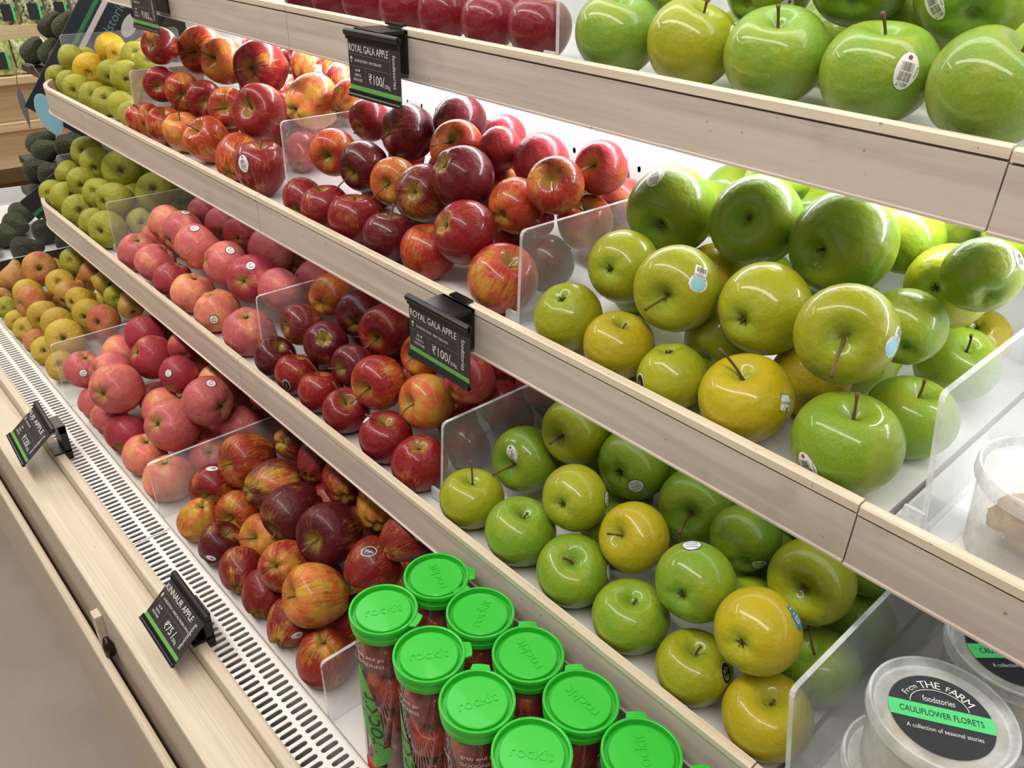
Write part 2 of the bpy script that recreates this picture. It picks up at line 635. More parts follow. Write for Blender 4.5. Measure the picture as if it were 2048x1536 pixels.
# ---- wooden front
bx('ridge_moulding', -3.0, XEND, 0.2215, 0.2362, 0.60, 0.637, 'oak', case, bevel=0.003)
bx('front_ledge', -3.0, XEND, 0.159, 0.2212, 0.585, 0.612, 'oak', case, bevel=0.0035)
bx('front_fascia', -3.0, XEND, 0.1615, 0.180, 0.44, 0.5845, 'oak', case)
bx('fascia_groove', -3.0, XEND, 0.1750, 0.190, 0.36, 0.4395, 'oak', case)
bx('bumper_rail', -3.0, XEND, 0.137, 0.1500, 0.27, 0.505, 'oak', case, bevel=0.004)
bx('bumper_strip', -3.0, XEND, 0.1502, 0.1745, 0.27, 0.36, 'oak', case)
bx('kick_plate', -3.0, XEND, 0.21, 0.23, 0.0, 0.40, 'oak', case)
bx('case_base', -3.0, XEND, 0.315, YB - 0.001, 0.0, 0.574, 'white', case)
q = MB()
q.box(-1.075, -1.055, 0.1505, 0.1612, 0.499, 0.560)
tape = q.obj('tape_patch', 'ledge', case)
q = MB()
q.tube([(-1.028, 0.1535, 0.505), (-1.03, 0.1535, 0.522), (-1.034, 0.154, 0.535)], [0.0075, 0.008, 0.004], 10)
q.obj('hook_knob', 'black', case, smooth=True)

# ------------------------------------------------------------------ clear dividers
def divider(y0, y1, x_top, x_bot, z0, z1, label, mat='acrylic', foot=True, lean_back=0.0):
    th = 0.0022
    root = tag(empty('shelf_divider', ((x_top + x_bot) / 2, y0, z0)), label, 'divider', 'clear dividers')
    q = MB()
    xm = (x_top + x_bot) / 2
    xt, xb = x_top - xm, x_bot - xm
    h = z1 - z0
    L = y1 - y0
    r = 0.006
    prof = [(0, 0), (0, h - r), (r * 0.3, h - r * 0.3), (r, h), (L - r, h), (L, h - r), (L, 0)]
    n = len(prof)
    vs = []
    for sgn in (-1, 1):
        for (y, z) in prof:
            vs.append((xb + (xt - xb) * z / h + sgn * th, y, z))
    q.add(vs, [tuple(range(n)), tuple(range(n, 2 * n))[::-1]], mat)
    q.add(vs, [(i, n + i, n + (i + 1) % n, (i + 1) % n) for i in range(n)], 'acrylic_edge')
    q.obj('divider_panel', None, root)
    if foot:
        q = MB()
        q.box(xb - 0.020, xb - th, -0.002, 0.05, 0.0006, 0.0030, mat)
        q.box(xb + th, xb + 0.020, -0.002, 0.05, 0.0006, 0.0030, mat)
        q.box(xb - 0.018, xb - th, -0.002, 0.001, 0.003, 0.018, 'acrylic_edge')
        q.obj('divider_foot', None, root)
    return root


divider(0.612, 0.88, -0.602, -0.598, SURF[1] + 0.001, 1.437, 'clear divider between red and green apples on the top shelf')
divider(0.560, 0.84, -0.5865, -0.5875, SURF[2] + 0.001, 1.209, 'clear divider between red and green apples on the second shelf')
divider(0.560, 0.80, -1.0845, -1.0845, SURF[2] + 0.001, 1.228, 'clear divider between striped and dark red apples on the second shelf')
divider(0.560, 0.70, -1.648, -1.668, SURF[2] + 0.001, 1.216, 'hazy grey divider between pears and striped apples on the second shelf', 'acrylic_dull')
divider(0.560, 0.86, -0.154, -0.136, SURF[2] + 0.001, 1.212, 'clear divider leaning between green apples and tubs on the second shelf')
divider(0.605, 0.88, -2.189, -2.191, SURF[2] + 0.001, 1.214, 'clear end divider beside the pears on the second shelf', foot=False)
divider(0.495, 0.80, -0.642, -0.647, SURF[3] + 0.001, 0.971, 'clear divider between dark red and green apples on the third shelf')
divider(0.495, 0.80, -1.1005, -1.104, SURF[3] + 0.001, 0.973, 'clear divider between pink and dark red apples on the third shelf')
divider(0.495, 0.80, -1.741, -1.745, SURF[3] + 0.001, 0.956, 'clear divider between pears and pink apples on the third shelf')
divider(0.465, 0.78, -0.1620, -0.140, SURF[3] + 0.001, 0.973, 'clear divider leaning between green apples and tubs on the third shelf')
divider(0.530, 0.88, -2.171, -2.173, SURF[3] + 0.001, 0.954, 'clear end divider beside the pears on the third shelf', foot=False)
divider(0.3045, 0.60, -1.1745, -1.166, 0.601, 0.706, 'clear divider between pink and brownish red apples on the bottom deck', foot=False)
divider(0.3045, 0.60, -1.634, -1.624, 0.601, 0.738, 'clear divider between yellow pears and pink apples on the bottom deck', foot=False)
divider(0.3045, 0.60, -0.6435, -0.640, 0.601, 0.706, 'clear divider between brownish red apples and green-lidded tubes on the deck', foot=False)
divider(0.310, 0.62, -2.285, -2.285, 0.601, 0.690, 'smoked dark divider between yellow pears and avocados on the bottom deck', 'acrylic_dark', foot=False)

# ------------------------------------------------------------------ fruit: materials
def green_mat():
    t = NT('green_apple_skin')
    co = t.n('TexCoord').outputs['Object']
    oi = t.n('ObjectInfo')
    off = t.n('VectorMath', operation='ADD')
    t.put(off.inputs[0], co)
    sc = t.math('MULTIPLY', oi.outputs['Random'], 40.0)
    t.put(off.inputs[1], sc)
    v = off.outputs[0]
    n1 = t.ramp(t.noise(v, 1.1, 3.0, 0.5), 0.35, 0.68)
    base = oi.outputs['Color']
    yel = t.mix(0.55, base, lin(176, 160, 26))
    c = t.mix(t.math('MULTIPLY', n1, 0.55), base, yel)
    fine = t.noise(v, 24.0, 4.0, 0.6)
    c = t.mix(t.math('MULTIPLY', t.ramp(fine, 0.4, 0.75), 0.18), c, lin(150, 190, 90))
    sep = t.n('SeparateXYZ')
    t.put(sep.inputs[0], co)
    rad = t.math('SQRT', t.math('ADD', t.math('MULTIPLY', sep.outputs[0], sep.outputs[0]), t.math('MULTIPLY', sep.outputs[1], sep.outputs[1])))
    cav = t.math('MULTIPLY', t.ramp(rad, 0.55, 0.10), 0.6)
    c = t.mix(cav, c, t.mix(0.5, base, lin(120, 168, 64)))
    rus = t.math('MULTIPLY', t.ramp(rad, 0.22, 0.04), t.ramp(t.noise(v, 9.0, 3.0), 0.4, 0.6))
    c = t.mix(t.math('MULTIPLY', rus, 0.6), c, lin(96, 80, 40))
    vo = t.n('TexVoronoi')
    t.put(vo.inputs['Vector'], v)
    vo.inputs['Scale'].default_value = 15.0
    dots = t.math('MULTIPLY', t.ramp(vo.outputs['Distance'], 0.14, 0.07), 0.55)
    c = t.mix(dots, c, lin(202, 208, 130))
    t.bump(t.noise(v, 5.0, 2.0), 0.10, 0.02)
    t.set(sss=0.0)
    return t.set(color=c, rough=0.42, coat=0.38, coat_rough=0.05, spec=0.30)


def red_mat(name, ground, streak, fine_amt, rough, coat, dots_amt, dkm=(0.42, 0.30, 0.36, 1)):
    t = NT(name)
    co = t.n('TexCoord').outputs['Object']
    oi = t.n('ObjectInfo')
    off = t.n('VectorMath', operation='ADD')
    t.put(off.inputs[0], co)
    t.put(off.inputs[1], t.math('MULTIPLY', oi.outputs['Random'], 40.0))
    v = off.outputs[0]
    sep = t.n('SeparateXYZ')
    t.put(sep.inputs[0], co)
    rad = t.math('SQRT', t.math('ADD', t.math('ADD', t.math('MULTIPLY', sep.outputs[0], sep.outputs[0]), t.math('MULTIPLY', sep.outputs[1], sep.outputs[1])), 0.0004))
    cb = t.n('CombineXYZ')
    t.put(cb.inputs[0], t.math('ADD', t.math('DIVIDE', sep.outputs[0], rad), t.math('MULTIPLY', oi.outputs['Random'], 31.0)))
    t.put(cb.inputs[1], t.math('DIVIDE', sep.outputs[1], rad))
    t.put(cb.inputs[2], t.math('MULTIPLY', sep.outputs[2], 0.16))
    st = t.noise(cb.outputs[0], 11.0, 4.0, 0.65)
    st2 = t.noise(cb.outputs[0], 34.0, 3.0, 0.6)
    big = t.noise(v, 0.85, 2.0, 0.5)
    m = t.math('MULTIPLY_ADD', t.math('SUBTRACT', big, 0.5), 1.7, oi.outputs['Alpha'])
    m = t.math('MULTIPLY_ADD', t.math('SUBTRACT', st, 0.5), streak, m)
    m = t.math('MULTIPLY_ADD', t.math('SUBTRACT', st2, 0.5), streak * 0.6, m)
    m = t.math('MULTIPLY_ADD', t.math('SUBTRACT', t.noise(v, 14.0, 4.0, 0.65), 0.5), fine_amt, m)
    blush = t.ramp(m, 0.16, 0.78)
    bl = oi.outputs['Color']
    dk = t.mix(1.0, bl, dkm, 'MULTIPLY')
    red = t.mix(t.math('MULTIPLY', t.ramp(st2, 0.42, 0.68), 0.62), bl, dk)
    gr = t.mix(t.ramp(t.noise(v, 2.0, 2.0), 0.35, 0.65), lin(*ground), lin(min(255, ground[0] + 12), ground[1] - 42, ground[2] + 6))
    c = t.mix(blush, gr, red)
    cav = t.math('MULTIPLY', t.ramp(t.math('MULTIPLY_ADD', t.math('SUBTRACT', st, 0.5), 0.5, rad), 0.46, 0.10), 0.78)
    c = t.mix(cav, c, lin(150, 128, 48))
    vo = t.n('TexVoronoi')
    t.put(vo.inputs['Vector'], v)
    vo.inputs['Scale'].default_value = 13.0
    dots = t.math('MULTIPLY', t.ramp(vo.outputs['Distance'], 0.12, 0.06), dots_amt)
    c = t.mix(dots, c, lin(226, 178, 140))
    t.bump(t.noise(v, 4.0, 2.0), 0.12, 0.02)
    return t.set(color=c, rough=rough, coat=coat, coat_rough=0.06, spec=0.28)


def pear_mat():
    t = NT('pear_skin')
    co = t.n('TexCoord').outputs['Object']
    oi = t.n('ObjectInfo')
    off = t.n('VectorMath', operation='ADD')
    t.put(off.inputs[0], co)
    t.put(off.inputs[1], t.math('MULTIPLY', oi.outputs['Random'], 40.0))
    v = off.outputs[0]
    sep = t.n('SeparateXYZ')
    t.put(sep.inputs[0], co)
    base = oi.outputs['Color']
    c = t.mix(t.math('MULTIPLY', t.ramp(t.noise(v, 1.6, 3.0), 0.35, 0.7), 0.5), base, t.mix(0.5, base, lin(196, 176, 60)))
    blush = t.math('MULTIPLY', t.ramp(t.noise(t.mapped(v, (1, 1, 1), (9, 2, 5)), 0.8, 2.0), 0.42, 0.62), t.math('SUBTRACT', 1.0, oi.outputs['Alpha']))
    c = t.mix(blush, c, lin(186, 86, 66))
    vo = t.n('TexVoronoi')
    t.put(vo.inputs['Vector'], v)
    vo.inputs['Scale'].default_value = 17.0
    dots = t.math('MULTIPLY', t.ramp(vo.outputs['Distance'], 0.20, 0.10), 0.32)
    c = t.mix(dots, c, lin(96, 88, 30))
    sc = t.ramp(t.noise(v, 6.0, 5.0, 0.7), 0.66, 0.72)
    c = t.mix(t.math('MULTIPLY', sc, 0.55), c, lin(88, 66, 30))
    rad = t.math('SQRT', t.math('ADD', t.math('MULTIPLY', sep.outputs[0], sep.outputs[0]), t.math('MULTIPLY', sep.outputs[1], sep.outputs[1])))
    cal = t.math('MULTIPLY', t.math('MULTIPLY', t.ramp(rad, 0.42, 0.08), t.ramp(sep.outputs[2], -0.5, -0.8)), t.ramp(t.noise(v, 7.0, 3.0), 0.3, 0.6))
    c = t.mix(t.math('MULTIPLY', cal, 0.7), c, lin(92, 78, 34))
    t.bump(t.noise(v, 4.0, 4.0, 0.6), 0.25, 0.03)
    return t.set(color=c, rough=0.48, spec=0.4)


def avocado_mat():
    t = NT('avocado_skin')
    co = t.n('TexCoord').outputs['Object']
    oi = t.n('ObjectInfo')
    vo = t.n('TexVoronoi')
    t.put(vo.inputs['Vector'], co)
    vo.inputs['Scale'].default_value = 13.0
    n = t.noise(co, 22.0, 3.0, 0.6)
    c = t.mix(t.ramp(n, 0.50, 0.72), oi.outputs['Color'], lin(128, 134, 88))
    c = t.mix(t.math('MULTIPLY', t.ramp(vo.outputs['Distance'], 0.25, 0.6), 0.5), c, lin(26, 30, 20))
    t.bump(vo.outputs['Distance'], 0.7, 0.06)
    return t.set(color=c, rough=0.5)


M['granny'] = green_mat()
M['gala'] = red_mat('red_apple_skin', (190, 142, 52), 0.80, 0.42, 0.42, 0.30, 0.65)
M['striped'] = red_mat('striped_apple_skin', (212, 160, 66), 1.25, 0.25, 0.42, 0.32, 0.30)
M['kinnaur'] = red_mat('mountain_apple_skin', (190, 152, 52), 1.0, 0.50, 0.46, 0.12, 0.50)
M['fuji'] = red_mat('pink_apple_skin', (222, 160, 104), 0.60, 0.35, 0.46, 0.10, 0.28, (0.72, 0.52, 0.58, 1))
M['pear'] = pear_mat()
M['avocado'] = avocado_mat()


# ------------------------------------------------------------------ fruit: shapes (unit radius, stem towards +z)
def ap(k, at, sgt, ab, sgb, tap, lobes, seed):
    rnd = random.Random(seed)
    p1, p2, p3 = (rnd.uniform(0, 6.28) for _ in range(3))
    a1, a2 = rnd.uniform(0.01, 0.035), rnd.uniform(0.0, 0.02)

    def S(th, ph):
        r = 1.0 - at * math.exp(-(th / sgt) ** 2) - ab * math.exp(-((math.pi - th) / sgb) ** 2)
        s, c = math.sin(th), math.cos(th)
        low = max(0.0, -c)
        r *= 1 + a1 * math.cos(ph + p1) * c + a2 * math.cos(2 * ph + p2) * s
        r *= 1 + lobes * (0.25 + low) * math.cos(5 * ph + p3) * (0.4 + 0.6 * abs(c)) * min(1.0, 3 * s)
        w = (1 + tap * c) / (1 + tap * 0.3)
        return Vector((r * s * w * math.cos(ph), r * s * w * math.sin(ph), r * c * k))
    return S


def pear_shape(pts, seed):
    rnd = random.Random(seed)
    p1, p2 = rnd.uniform(0, 6.28), rnd.uniform(0, 6.28)
    n = len(pts)

    def prof(t):
        x = t * (n - 1)
        i = min(int(x), n - 2)
        f = x - i
        a, b_, c, d = pts[max(i - 1, 0)], pts[i], pts[i + 1], pts[min(i + 2, n - 1)]
        o = []
        for q in (0, 1):
            o.append(0.5 * (2 * b_[q] + (c[q] - a[q]) * f + (2 * a[q] - 5 * b_[q] + 4 * c[q] - d[q]) * f * f + (3 * b_[q] - a[q] - 3 * c[q] + d[q]) * f ** 3))
        return o

    def S(th, ph):
        r, z = prof(th / math.pi)
        r = max(0.0, r)
        r *= 1 + 0.03 * math.cos(ph + p1) + 0.025 * math.cos(2 * ph + p2) + (0.03 * math.cos(5 * ph + p2) * min(1.0, max(0.0, -z)) if r > 0.1 else 0)
        bend = 0.06 * max(0.0, z) ** 2
        return Vector((r * math.cos(ph) + bend, r * math.sin(ph), z))
    return S


ROUND_PEAR = [(0.0, 1.02), (0.10, 1.06), (0.24, 1.08), (0.42, 0.98), (0.62, 0.74), (0.83, 0.40), (0.96, 0.05), (0.98, -0.28), (0.86, -0.60), (0.62, -0.82), (0.36, -0.90), (0.20, -0.87), (0.11, -0.80), (0.0, -0.76)]
LONG_PEAR = [(0.0, 1.30), (0.12, 1.33), (0.24, 1.29), (0.34, 1.12), (0.48, 0.84), (0.72, 0.48), (0.93, 0.10), (1.0, -0.25), (0.90, -0.60), (0.64, -0.82), (0.36, -0.90), (0.18, -0.86), (0.10, -0.80), (0.0, -0.78)]
AVO = [(0.0, 1.34), (0.14, 1.35), (0.30, 1.28), (0.48, 1.05), (0.66, 0.72), (0.84, 0.34), (0.97, -0.05), (0.98, -0.38), (0.84, -0.70), (0.58, -0.90), (0.30, -0.98), (0.14, -1.0), (0.06, -1.0), (0.0, -1.0)]
SHAPES = {}
for s_ in range(4):
    SHAPES['granny', s_] = ap(0.93, 0.46, 0.36, 0.26, 0.28, 0.04, 0.012, 11 + s_)
    SHAPES['gala', s_] = ap(0.97, 0.48, 0.36, 0.30, 0.28, 0.08, 0.02, 21 + s_)
    SHAPES['striped', s_] = ap(1.06, 0.46, 0.38, 0.30, 0.26, 0.17, 0.05, 31 + s_)
    SHAPES['kinnaur', s_] = ap(1.05, 0.46, 0.38, 0.30, 0.26, 0.16, 0.045, 41 + s_)
    SHAPES['fuji', s_] = ap(0.92, 0.44, 0.40, 0.28, 0.30, 0.05, 0.025, 51 + s_)
    SHAPES['roundpear', s_] = pear_shape(ROUND_PEAR, 61 + s_)
    SHAPES['longpear', s_] = pear_shape(LONG_PEAR, 71 + s_)
    SHAPES['avocado', s_] = pear_shape(AVO, 81 + s_)


for _k in list(SHAPES):
    _f = SHAPES[_k]
    _mx = max(math.hypot(p.x, p.y) for p in (_f(math.pi * a / 40, 2 * math.pi * c / 24) for a in range(41) for c in range(24)))
    _mean = sum(max(math.hypot(p.x, p.y) for p in (_f(math.pi * a / 40, 2 * math.pi * c / 24) for a in range(41))) for c in range(24)) / 24
    SHAPES[_k] = (lambda th, ph, f=_f, k=1.0 / _mean: f(th, ph) * k)


def body_mesh(kind, var, mat):
    S = SHAPES[kind, var]
    nt, npz = 30, 36
    vs = [S(0.0, 0.0)]
    for i in range(1, nt):
        for j in range(npz):
            vs.append(S(math.pi * i / nt, 2 * math.pi * j / npz))
    vs.append(S(math.pi, 0.0))
    fs = []
    for j in range(npz):
        fs.append((0, 1 + j, 1 + (j + 1) % npz))
    for i in range(nt - 2):
        for j in range(npz):
            a, b_ = 1 + i * npz + j, 1 + i * npz + (j + 1) % npz
            fs.append((a, a + npz, b_ + npz, b_))
    last = len(vs) - 1
    k = 1 + (nt - 2) * npz
    for j in range(npz):
        fs.append((last, k + (j + 1) % npz, k + j))
    q = MB()
    q.add(vs, fs)
    return q.mesh(kind, mat, True)


KMAT = dict(granny='granny', gala='gala', striped='striped', kinnaur='kinnaur', fuji='fuji', roundpear='pear', longpear='pear', avocado='avocado')
BODY = {(k, v): body_mesh(k, v, KMAT[k]) for (k, v) in SHAPES}
FRZ = {k: min(SHAPES[k, 0](0.0, 0.0).z, 2.0) for k in KMAT}


def calyx_mesh(depth, k_=1.0):
    q = MB()
    for k in range(5):
        a = 2 * math.pi * k / 5
        b_ = a + 0.5
        c = a - 0.5
        q.add([(0.03 * math.cos(b_), 0.03 * math.sin(b_), -depth), (0.03 * math.cos(c), 0.03 * math.sin(c), -depth),
               (0.13 * math.cos(a), 0.13 * math.sin(a), -depth - 0.06), (0.07 * math.cos(a), 0.07 * math.sin(a), -depth - 0.09)], [(0, 1, 2), (0, 2, 3), (1, 3, 2)])
    q.tube([(0, 0, -depth + 0.02), (0, 0, -depth - 0.05)], [0.06, 0.03], 6)
    q.v = [(x * k_, y * k_, z) for x, y, z in q.v]
    return q.mesh('calyx', 'calyx')


CAL = {k: calyx_mesh(-SHAPES[k, 0](math.pi, 0).z + 0.005, 1.7 if 'pear' in k else 1.0) for k in KMAT}
STEM_C = {}


def stem_mesh(kind, tip, pale=False):
    z0 = FRZ[kind] - 0.02
    key = (kind, tip, pale)
    if key in STEM_C:
        return STEM_C[key]
    t = Vector(tip)
    p0 = Vector((0, 0, z0))
    mid = Vector((t.x * 0.32, t.y * 0.32, z0 + (t.z - z0) * 0.58))
    pts = []
    for i in range(7):
        f = i / 6
        pts.append(p0 * (1 - f) ** 2 + mid * 2 * f * (1 - f) + t * f * f)
    q = MB()
    q.tube(pts, [0.042, 0.034, 0.03, 0.028, 0.028, 0.034, 0.046], 7)
    me = q.mesh('stem', 'stem_pale' if pale else 'stem', True)
    STEM_C[key] = me
    return me


def basis(a):
    a = Vector(a).normalized()
    ref = Vector((0, 0, 1)) if abs(a.z) < 0.9 else Vector((0, 1, 0))
    x = ref.cross(a).normalized()
    return Matrix((x, a.cross(x), a)).transposed()


# ------------------------------------------------------------------ stickers
def shape_outline(kind):
    n = 28
    if kind == 'oval':
        return [(0.20 * math.cos(2 * math.pi * k / n), 0.31 * math.sin(2 * math.pi * k / n)) for k in range(n)]
    if kind == 'bulge':
        o = []
        for k in range(n):
            a = 2 * math.pi * k / n
            r = 1 + 0.12 * math.exp(-((a - 0.0) / 0.4) ** 2) + 0.12 * math.exp(-((a - 2 * math.pi) / 0.4) ** 2)
            o.append((0.20 * r * math.cos(a), 0.31 * math.sin(a)))
        return o
    if kind == 'circle':
        return [(0.155 * math.cos(2 * math.pi * k / n), 0.155 * math.sin(2 * math.pi * k / n)) for k in range(n)]
    if kind == 'wide':
        return [(0.20 * math.cos(2 * math.pi * k / n), 0.13 * math.sin(2 * math.pi * k / n)) for k in range(n)]
    if kind == 'bell':
        return [(-0.13, 0.27), (0.13, 0.27), (0.135, 0.05), (0.19, -0.05), (0.20, -0.16), (0.12, -0.26), (0.0, -0.29), (-0.12, -0.26), (-0.20, -0.16), (-0.19, -0.05), (-0.135, 0.05)]
    if kind == 'tab':
        return [(-0.17, -0.18), (0.17, -0.18), (0.17, 0.12), (0.10, 0.12), (0.08, 0.20), (-0.17, 0.20)]
    return [(-0.12, -0.18), (0.12, -0.18), (0.12, 0.18), (-0.12, 0.18)]


def disk(pts, scale=1.0, dx=0.0, dy=0.0):
    vs = [(dx, dy)]
    n = len(pts)
    for r in (0.4, 0.75, 1.0):
        vs += [(p[0] * r * scale + dx, p[1] * r * scale + dy) for p in pts]
    fs = [(0, 1 + i, 1 + (i + 1) % n) for i in range(n)]
    for k in range(2):
        for i in range(n):
            a, b_ = 1 + k * n + i, 1 + k * n + (i + 1) % n
            fs.append((a, a + n, b_ + n, b_))
    return vs, fs


def sticker_layers(t):
    L = []

    def txt(s, size, x, y, a=0.0, mat='st_blue', sq=1.0):
        vs, fs = text2d(s, size, sq)
        L.append((rot2(vs, a, x, y), fs, mat, 2))

    def bars(x0, x1, y0, y1, n, seed, mat='st_black'):
        rnd = random.Random(seed)
        x = x0
        while x < x1:
            w = rnd.choice((0.006, 0.008, 0.012))
            L.append(rect2(x, (y0 + y1) / 2, w, y1 - y0) + (mat, 2))
            x += w + rnd.choice((0.007, 0.009, 0.012))

    if t == 'bar':
        L.append(disk(shape_outline('bulge')) + ('st_white', 1))
        bars(-0.11, 0.11, 0.0, 0.14, 9, 1)
        bars(-0.11, 0.11, -0.16, -0.02, 9, 2)
        txt('4017', 0.10, 0.0, -0.215, math.pi, 'st_blue')
        txt('Granny', 0.06, 0.165, 0.02, math.pi / 2, 'st_blue')
        L.append(disk(shape_outline('circle'), 0.26, 0.0, 0.225) + ('st_purple', 2))
    elif t == 'girl':
        L.append(disk(shape_outline('bell')) + ('st_white', 1))
        L.append(disk(shape_outline('circle'), 1.0, 0.0, -0.12) + ('st_sky', 2))
        L.append(rect2(0.0, -0.005, 0.27, 0.02) + ('st_blue', 2))
        bars(-0.09, 0.10, 0.12, 0.23, 8, 3)
        txt('GRANNY', 0.07, 0.0, 0.045, math.pi, 'st_black')
        txt('4139', 0.05, 0.0, 0.095, math.pi, 'st_black')
    elif t == 'blk':
        L.append(disk(shape_outline('oval'), 0.78) + ('st_white', 1))
        L.append(disk(shape_outline('oval'), 0.68) + ('st_black', 2))
        L.append(rect2(0.0, 0.05, 0.10, 0.03) + ('st_red', 3))
        L.append(rect2(0.0, -0.04, 0.03, 0.14) + ('st_gold', 3))
    elif t == 'app':
        L.append(disk(shape_outline('tab')) + ('st_green', 1))
        L.append(disk(shape_outline('tab'), 0.88) + ('st_white', 2))
        vs, fs = text2d('Appeal', 0.11)
        L.append((rot2(vs, math.pi, 0.0, 0.0), fs, 'st_green', 3))
        L.append(disk(shape_outline('oval'), 0.16, 0.05, -0.11) + ('st_green', 3))
    elif t == 'gs':
        L.append(disk(shape_outline('circle'), 1.12) + ('st_blue', 1))
        L.append(disk(shape_outline('circle'), 1.0) + ('st_white', 2))
        for i, s in enumerate(('#4139', 'SMITH', 'GRANNY')):
            vs, fs = text2d(s, 0.072)
            L.append((rot2(vs, math.pi, 0.0, 0.075 - i * 0.075), fs, 'st_blue', 3))
    elif t == 'blu':
        L.append(disk([(-0.11, -0.30), (0.11, -0.30), (0.17, -0.20), (0.17, 0.08), (0.08, 0.16), (0.08, 0.30), (-0.08, 0.30), (-0.08, 0.16), (-0.17, 0.08), (-0.17, -0.20)]) + ('st_teal', 1))
        for (x, y, w, h) in ((-0.07, -0.06, 0.02, 0.14), (0.07, -0.06, 0.02, 0.14), (0.0, -0.13, 0.14, 0.02), (0.0, 0.01, 0.14, 0.02), (0, -0.06, 0.02, 0.1), (0, 0.22, 0.1, 0.02), (0.0, 0.09, 0.12, 0.02)):
            L.append(rect2(x, y, w, h) + ('st_white', 2))
    elif t == 'sok':
        L.append(disk(shape_outline('oval'), 0.92) + ('st_gold', 1))
        L.append(disk(shape_outline('oval'), 0.86) + ('st_black', 2))
        vs, fs = text2d('SO', 0.15)
        L.append((rot2(vs, 0.5, -0.03, 0.08), fs, 'st_gold', 3))
        for a in (-0.5, -0.2, 0.1, 0.45):
            vs, fs = rect2(0, 0, 0.015, 0.15)
            L.append((rot2(vs, a, 0.16 * math.sin(-a), -0.10), fs, 'st_gold', 3))
    elif t == 'fj':
        L.append(disk(shape_outline('circle'), 0.86) + ('st_black', 1))
        L.append(disk(shape_outline('circle'), 0.74) + ('st_white', 2))
        vs, fs = text2d('C', 0.155)
        L.append((rot2(vs, 0.25, -0.008, -0.012), fs, 'st_red', 3))
        vs, fs = text2d('h', 0.07)
        L.append((rot2(vs, -0.3, 0.025, 0.055), fs, 'st_black', 3))
    elif t == 'wht':
        L.append(disk(shape_outline('oval'), 0.62) + ('st_white', 1))
        vs, fs = text2d('4-173', 0.085)
        L.append((rot2(vs, math.pi / 2 + 0.3, 0.0, 0.0), fs, 'st_black', 2))
    elif t == 'red':
        L.append(disk(shape_outline('bell'), 1.25) + ('st_white', 1))
        L.append(disk(shape_outline('wide'), 1.05, 0.0, -0.18) + ('st_sky', 2))
        vs, fs = text2d('RED', 0.13)
        L.append((rot2(vs, math.pi, 0.0, 0.02), fs, 'st_black', 3))
        vs, fs = text2d('4016', 0.09)
        L.append((rot2(vs, math.pi, 0.0, 0.22), fs, 'st_black', 3))
        L.append(rect2(0.0, -0.065, 0.40, 0.02) + ('st_blue', 3))
    elif t == 'ovl':
        L.append(disk(shape_outline('wide'), 1.0) + ('st_white', 1))
        L.append(disk(shape_outline('wide'), 0.38, 0.05, 0.0) + ('printgrey', 2))
        vs, fs = text2d('4167', 0.05)
        L.append((rot2(vs, 0, -0.09, 0.01), fs, 'st_black', 2))
    elif t == 'mel':
        L.append(disk(shape_outline('wide'), 1.18) + ('st_white', 1))
        L.append(disk(shape_outline('wide'), 1.05) + ('st_black', 2))
        vs, fs = text2d('Melo', 0.125)
        L.append((rot2(vs, -0.25, 0.03, 0.0), fs, 'st_white', 3))
        vs, fs = text2d('di', 0.125)
        L.append((rot2(vs, -0.25, -0.125, -0.02), fs, 'st_red', 3))
    return L


STK_K = {'fj': 1.6, 'gs': 1.42, 'ovl': 1.25, 'mel': 1.25, 'blk': 1.25, 'girl': 1.15}
STK_UP = {'bar': 0.0, 'girl': -0.5, 'app': 0.1, 'gs': 0.4, 'fj': 0.2, 'mel': 0.1, 'red': 0.05}


def add_sticker(t, S, Rm, nw, parent, rnd):
    """conform a flat sticker design to the skin of its fruit"""
    inv = Rm.transposed()
    n = (inv @ Vector(nw)).normalized()
    up = inv @ (CAM_U - Vector(nw) * CAM_U.dot(Vector(nw)))
    b_ = (up - n * up.dot(n)).normalized()
    tt = b_.cross(n).normalized()
    a = STK_UP.get(t, 0.0) + rnd.uniform(-0.25, 0.25)
    ca, sa = math.cos(a), math.sin(a)

    def surf(d, lift):
        d = d.normalized()
        ph = math.atan2(d.y, d.x)
        tgt = math.atan2(math.hypot(d.x, d.y), d.z)
        lo, hi = 0.0, math.pi
        for _ in range(22):
            mid = (lo + hi) / 2
            p = S(mid, ph)
            if math.atan2(math.hypot(p.x, p.y), p.z) < tgt:
                lo = mid
            else:
                hi = mid
        p = S((lo + hi) / 2, ph)
        return p * lift

    ks = STK_K.get(t, 1.0)
    ca, sa = ca * ks, sa * ks
    q = MB()
    for vs, fs, mat, lay in sticker_layers(t):
        pv = []
        for (x, y) in vs:
            u, v = x * ca - y * sa, x * sa + y * ca
            pv.append(surf(n + tt * u + b_ * v, 1.004 + 0.0035 * lay))
        q.add(pv, fs, mat)
    o = q.obj('sticker', None, parent)
    return o


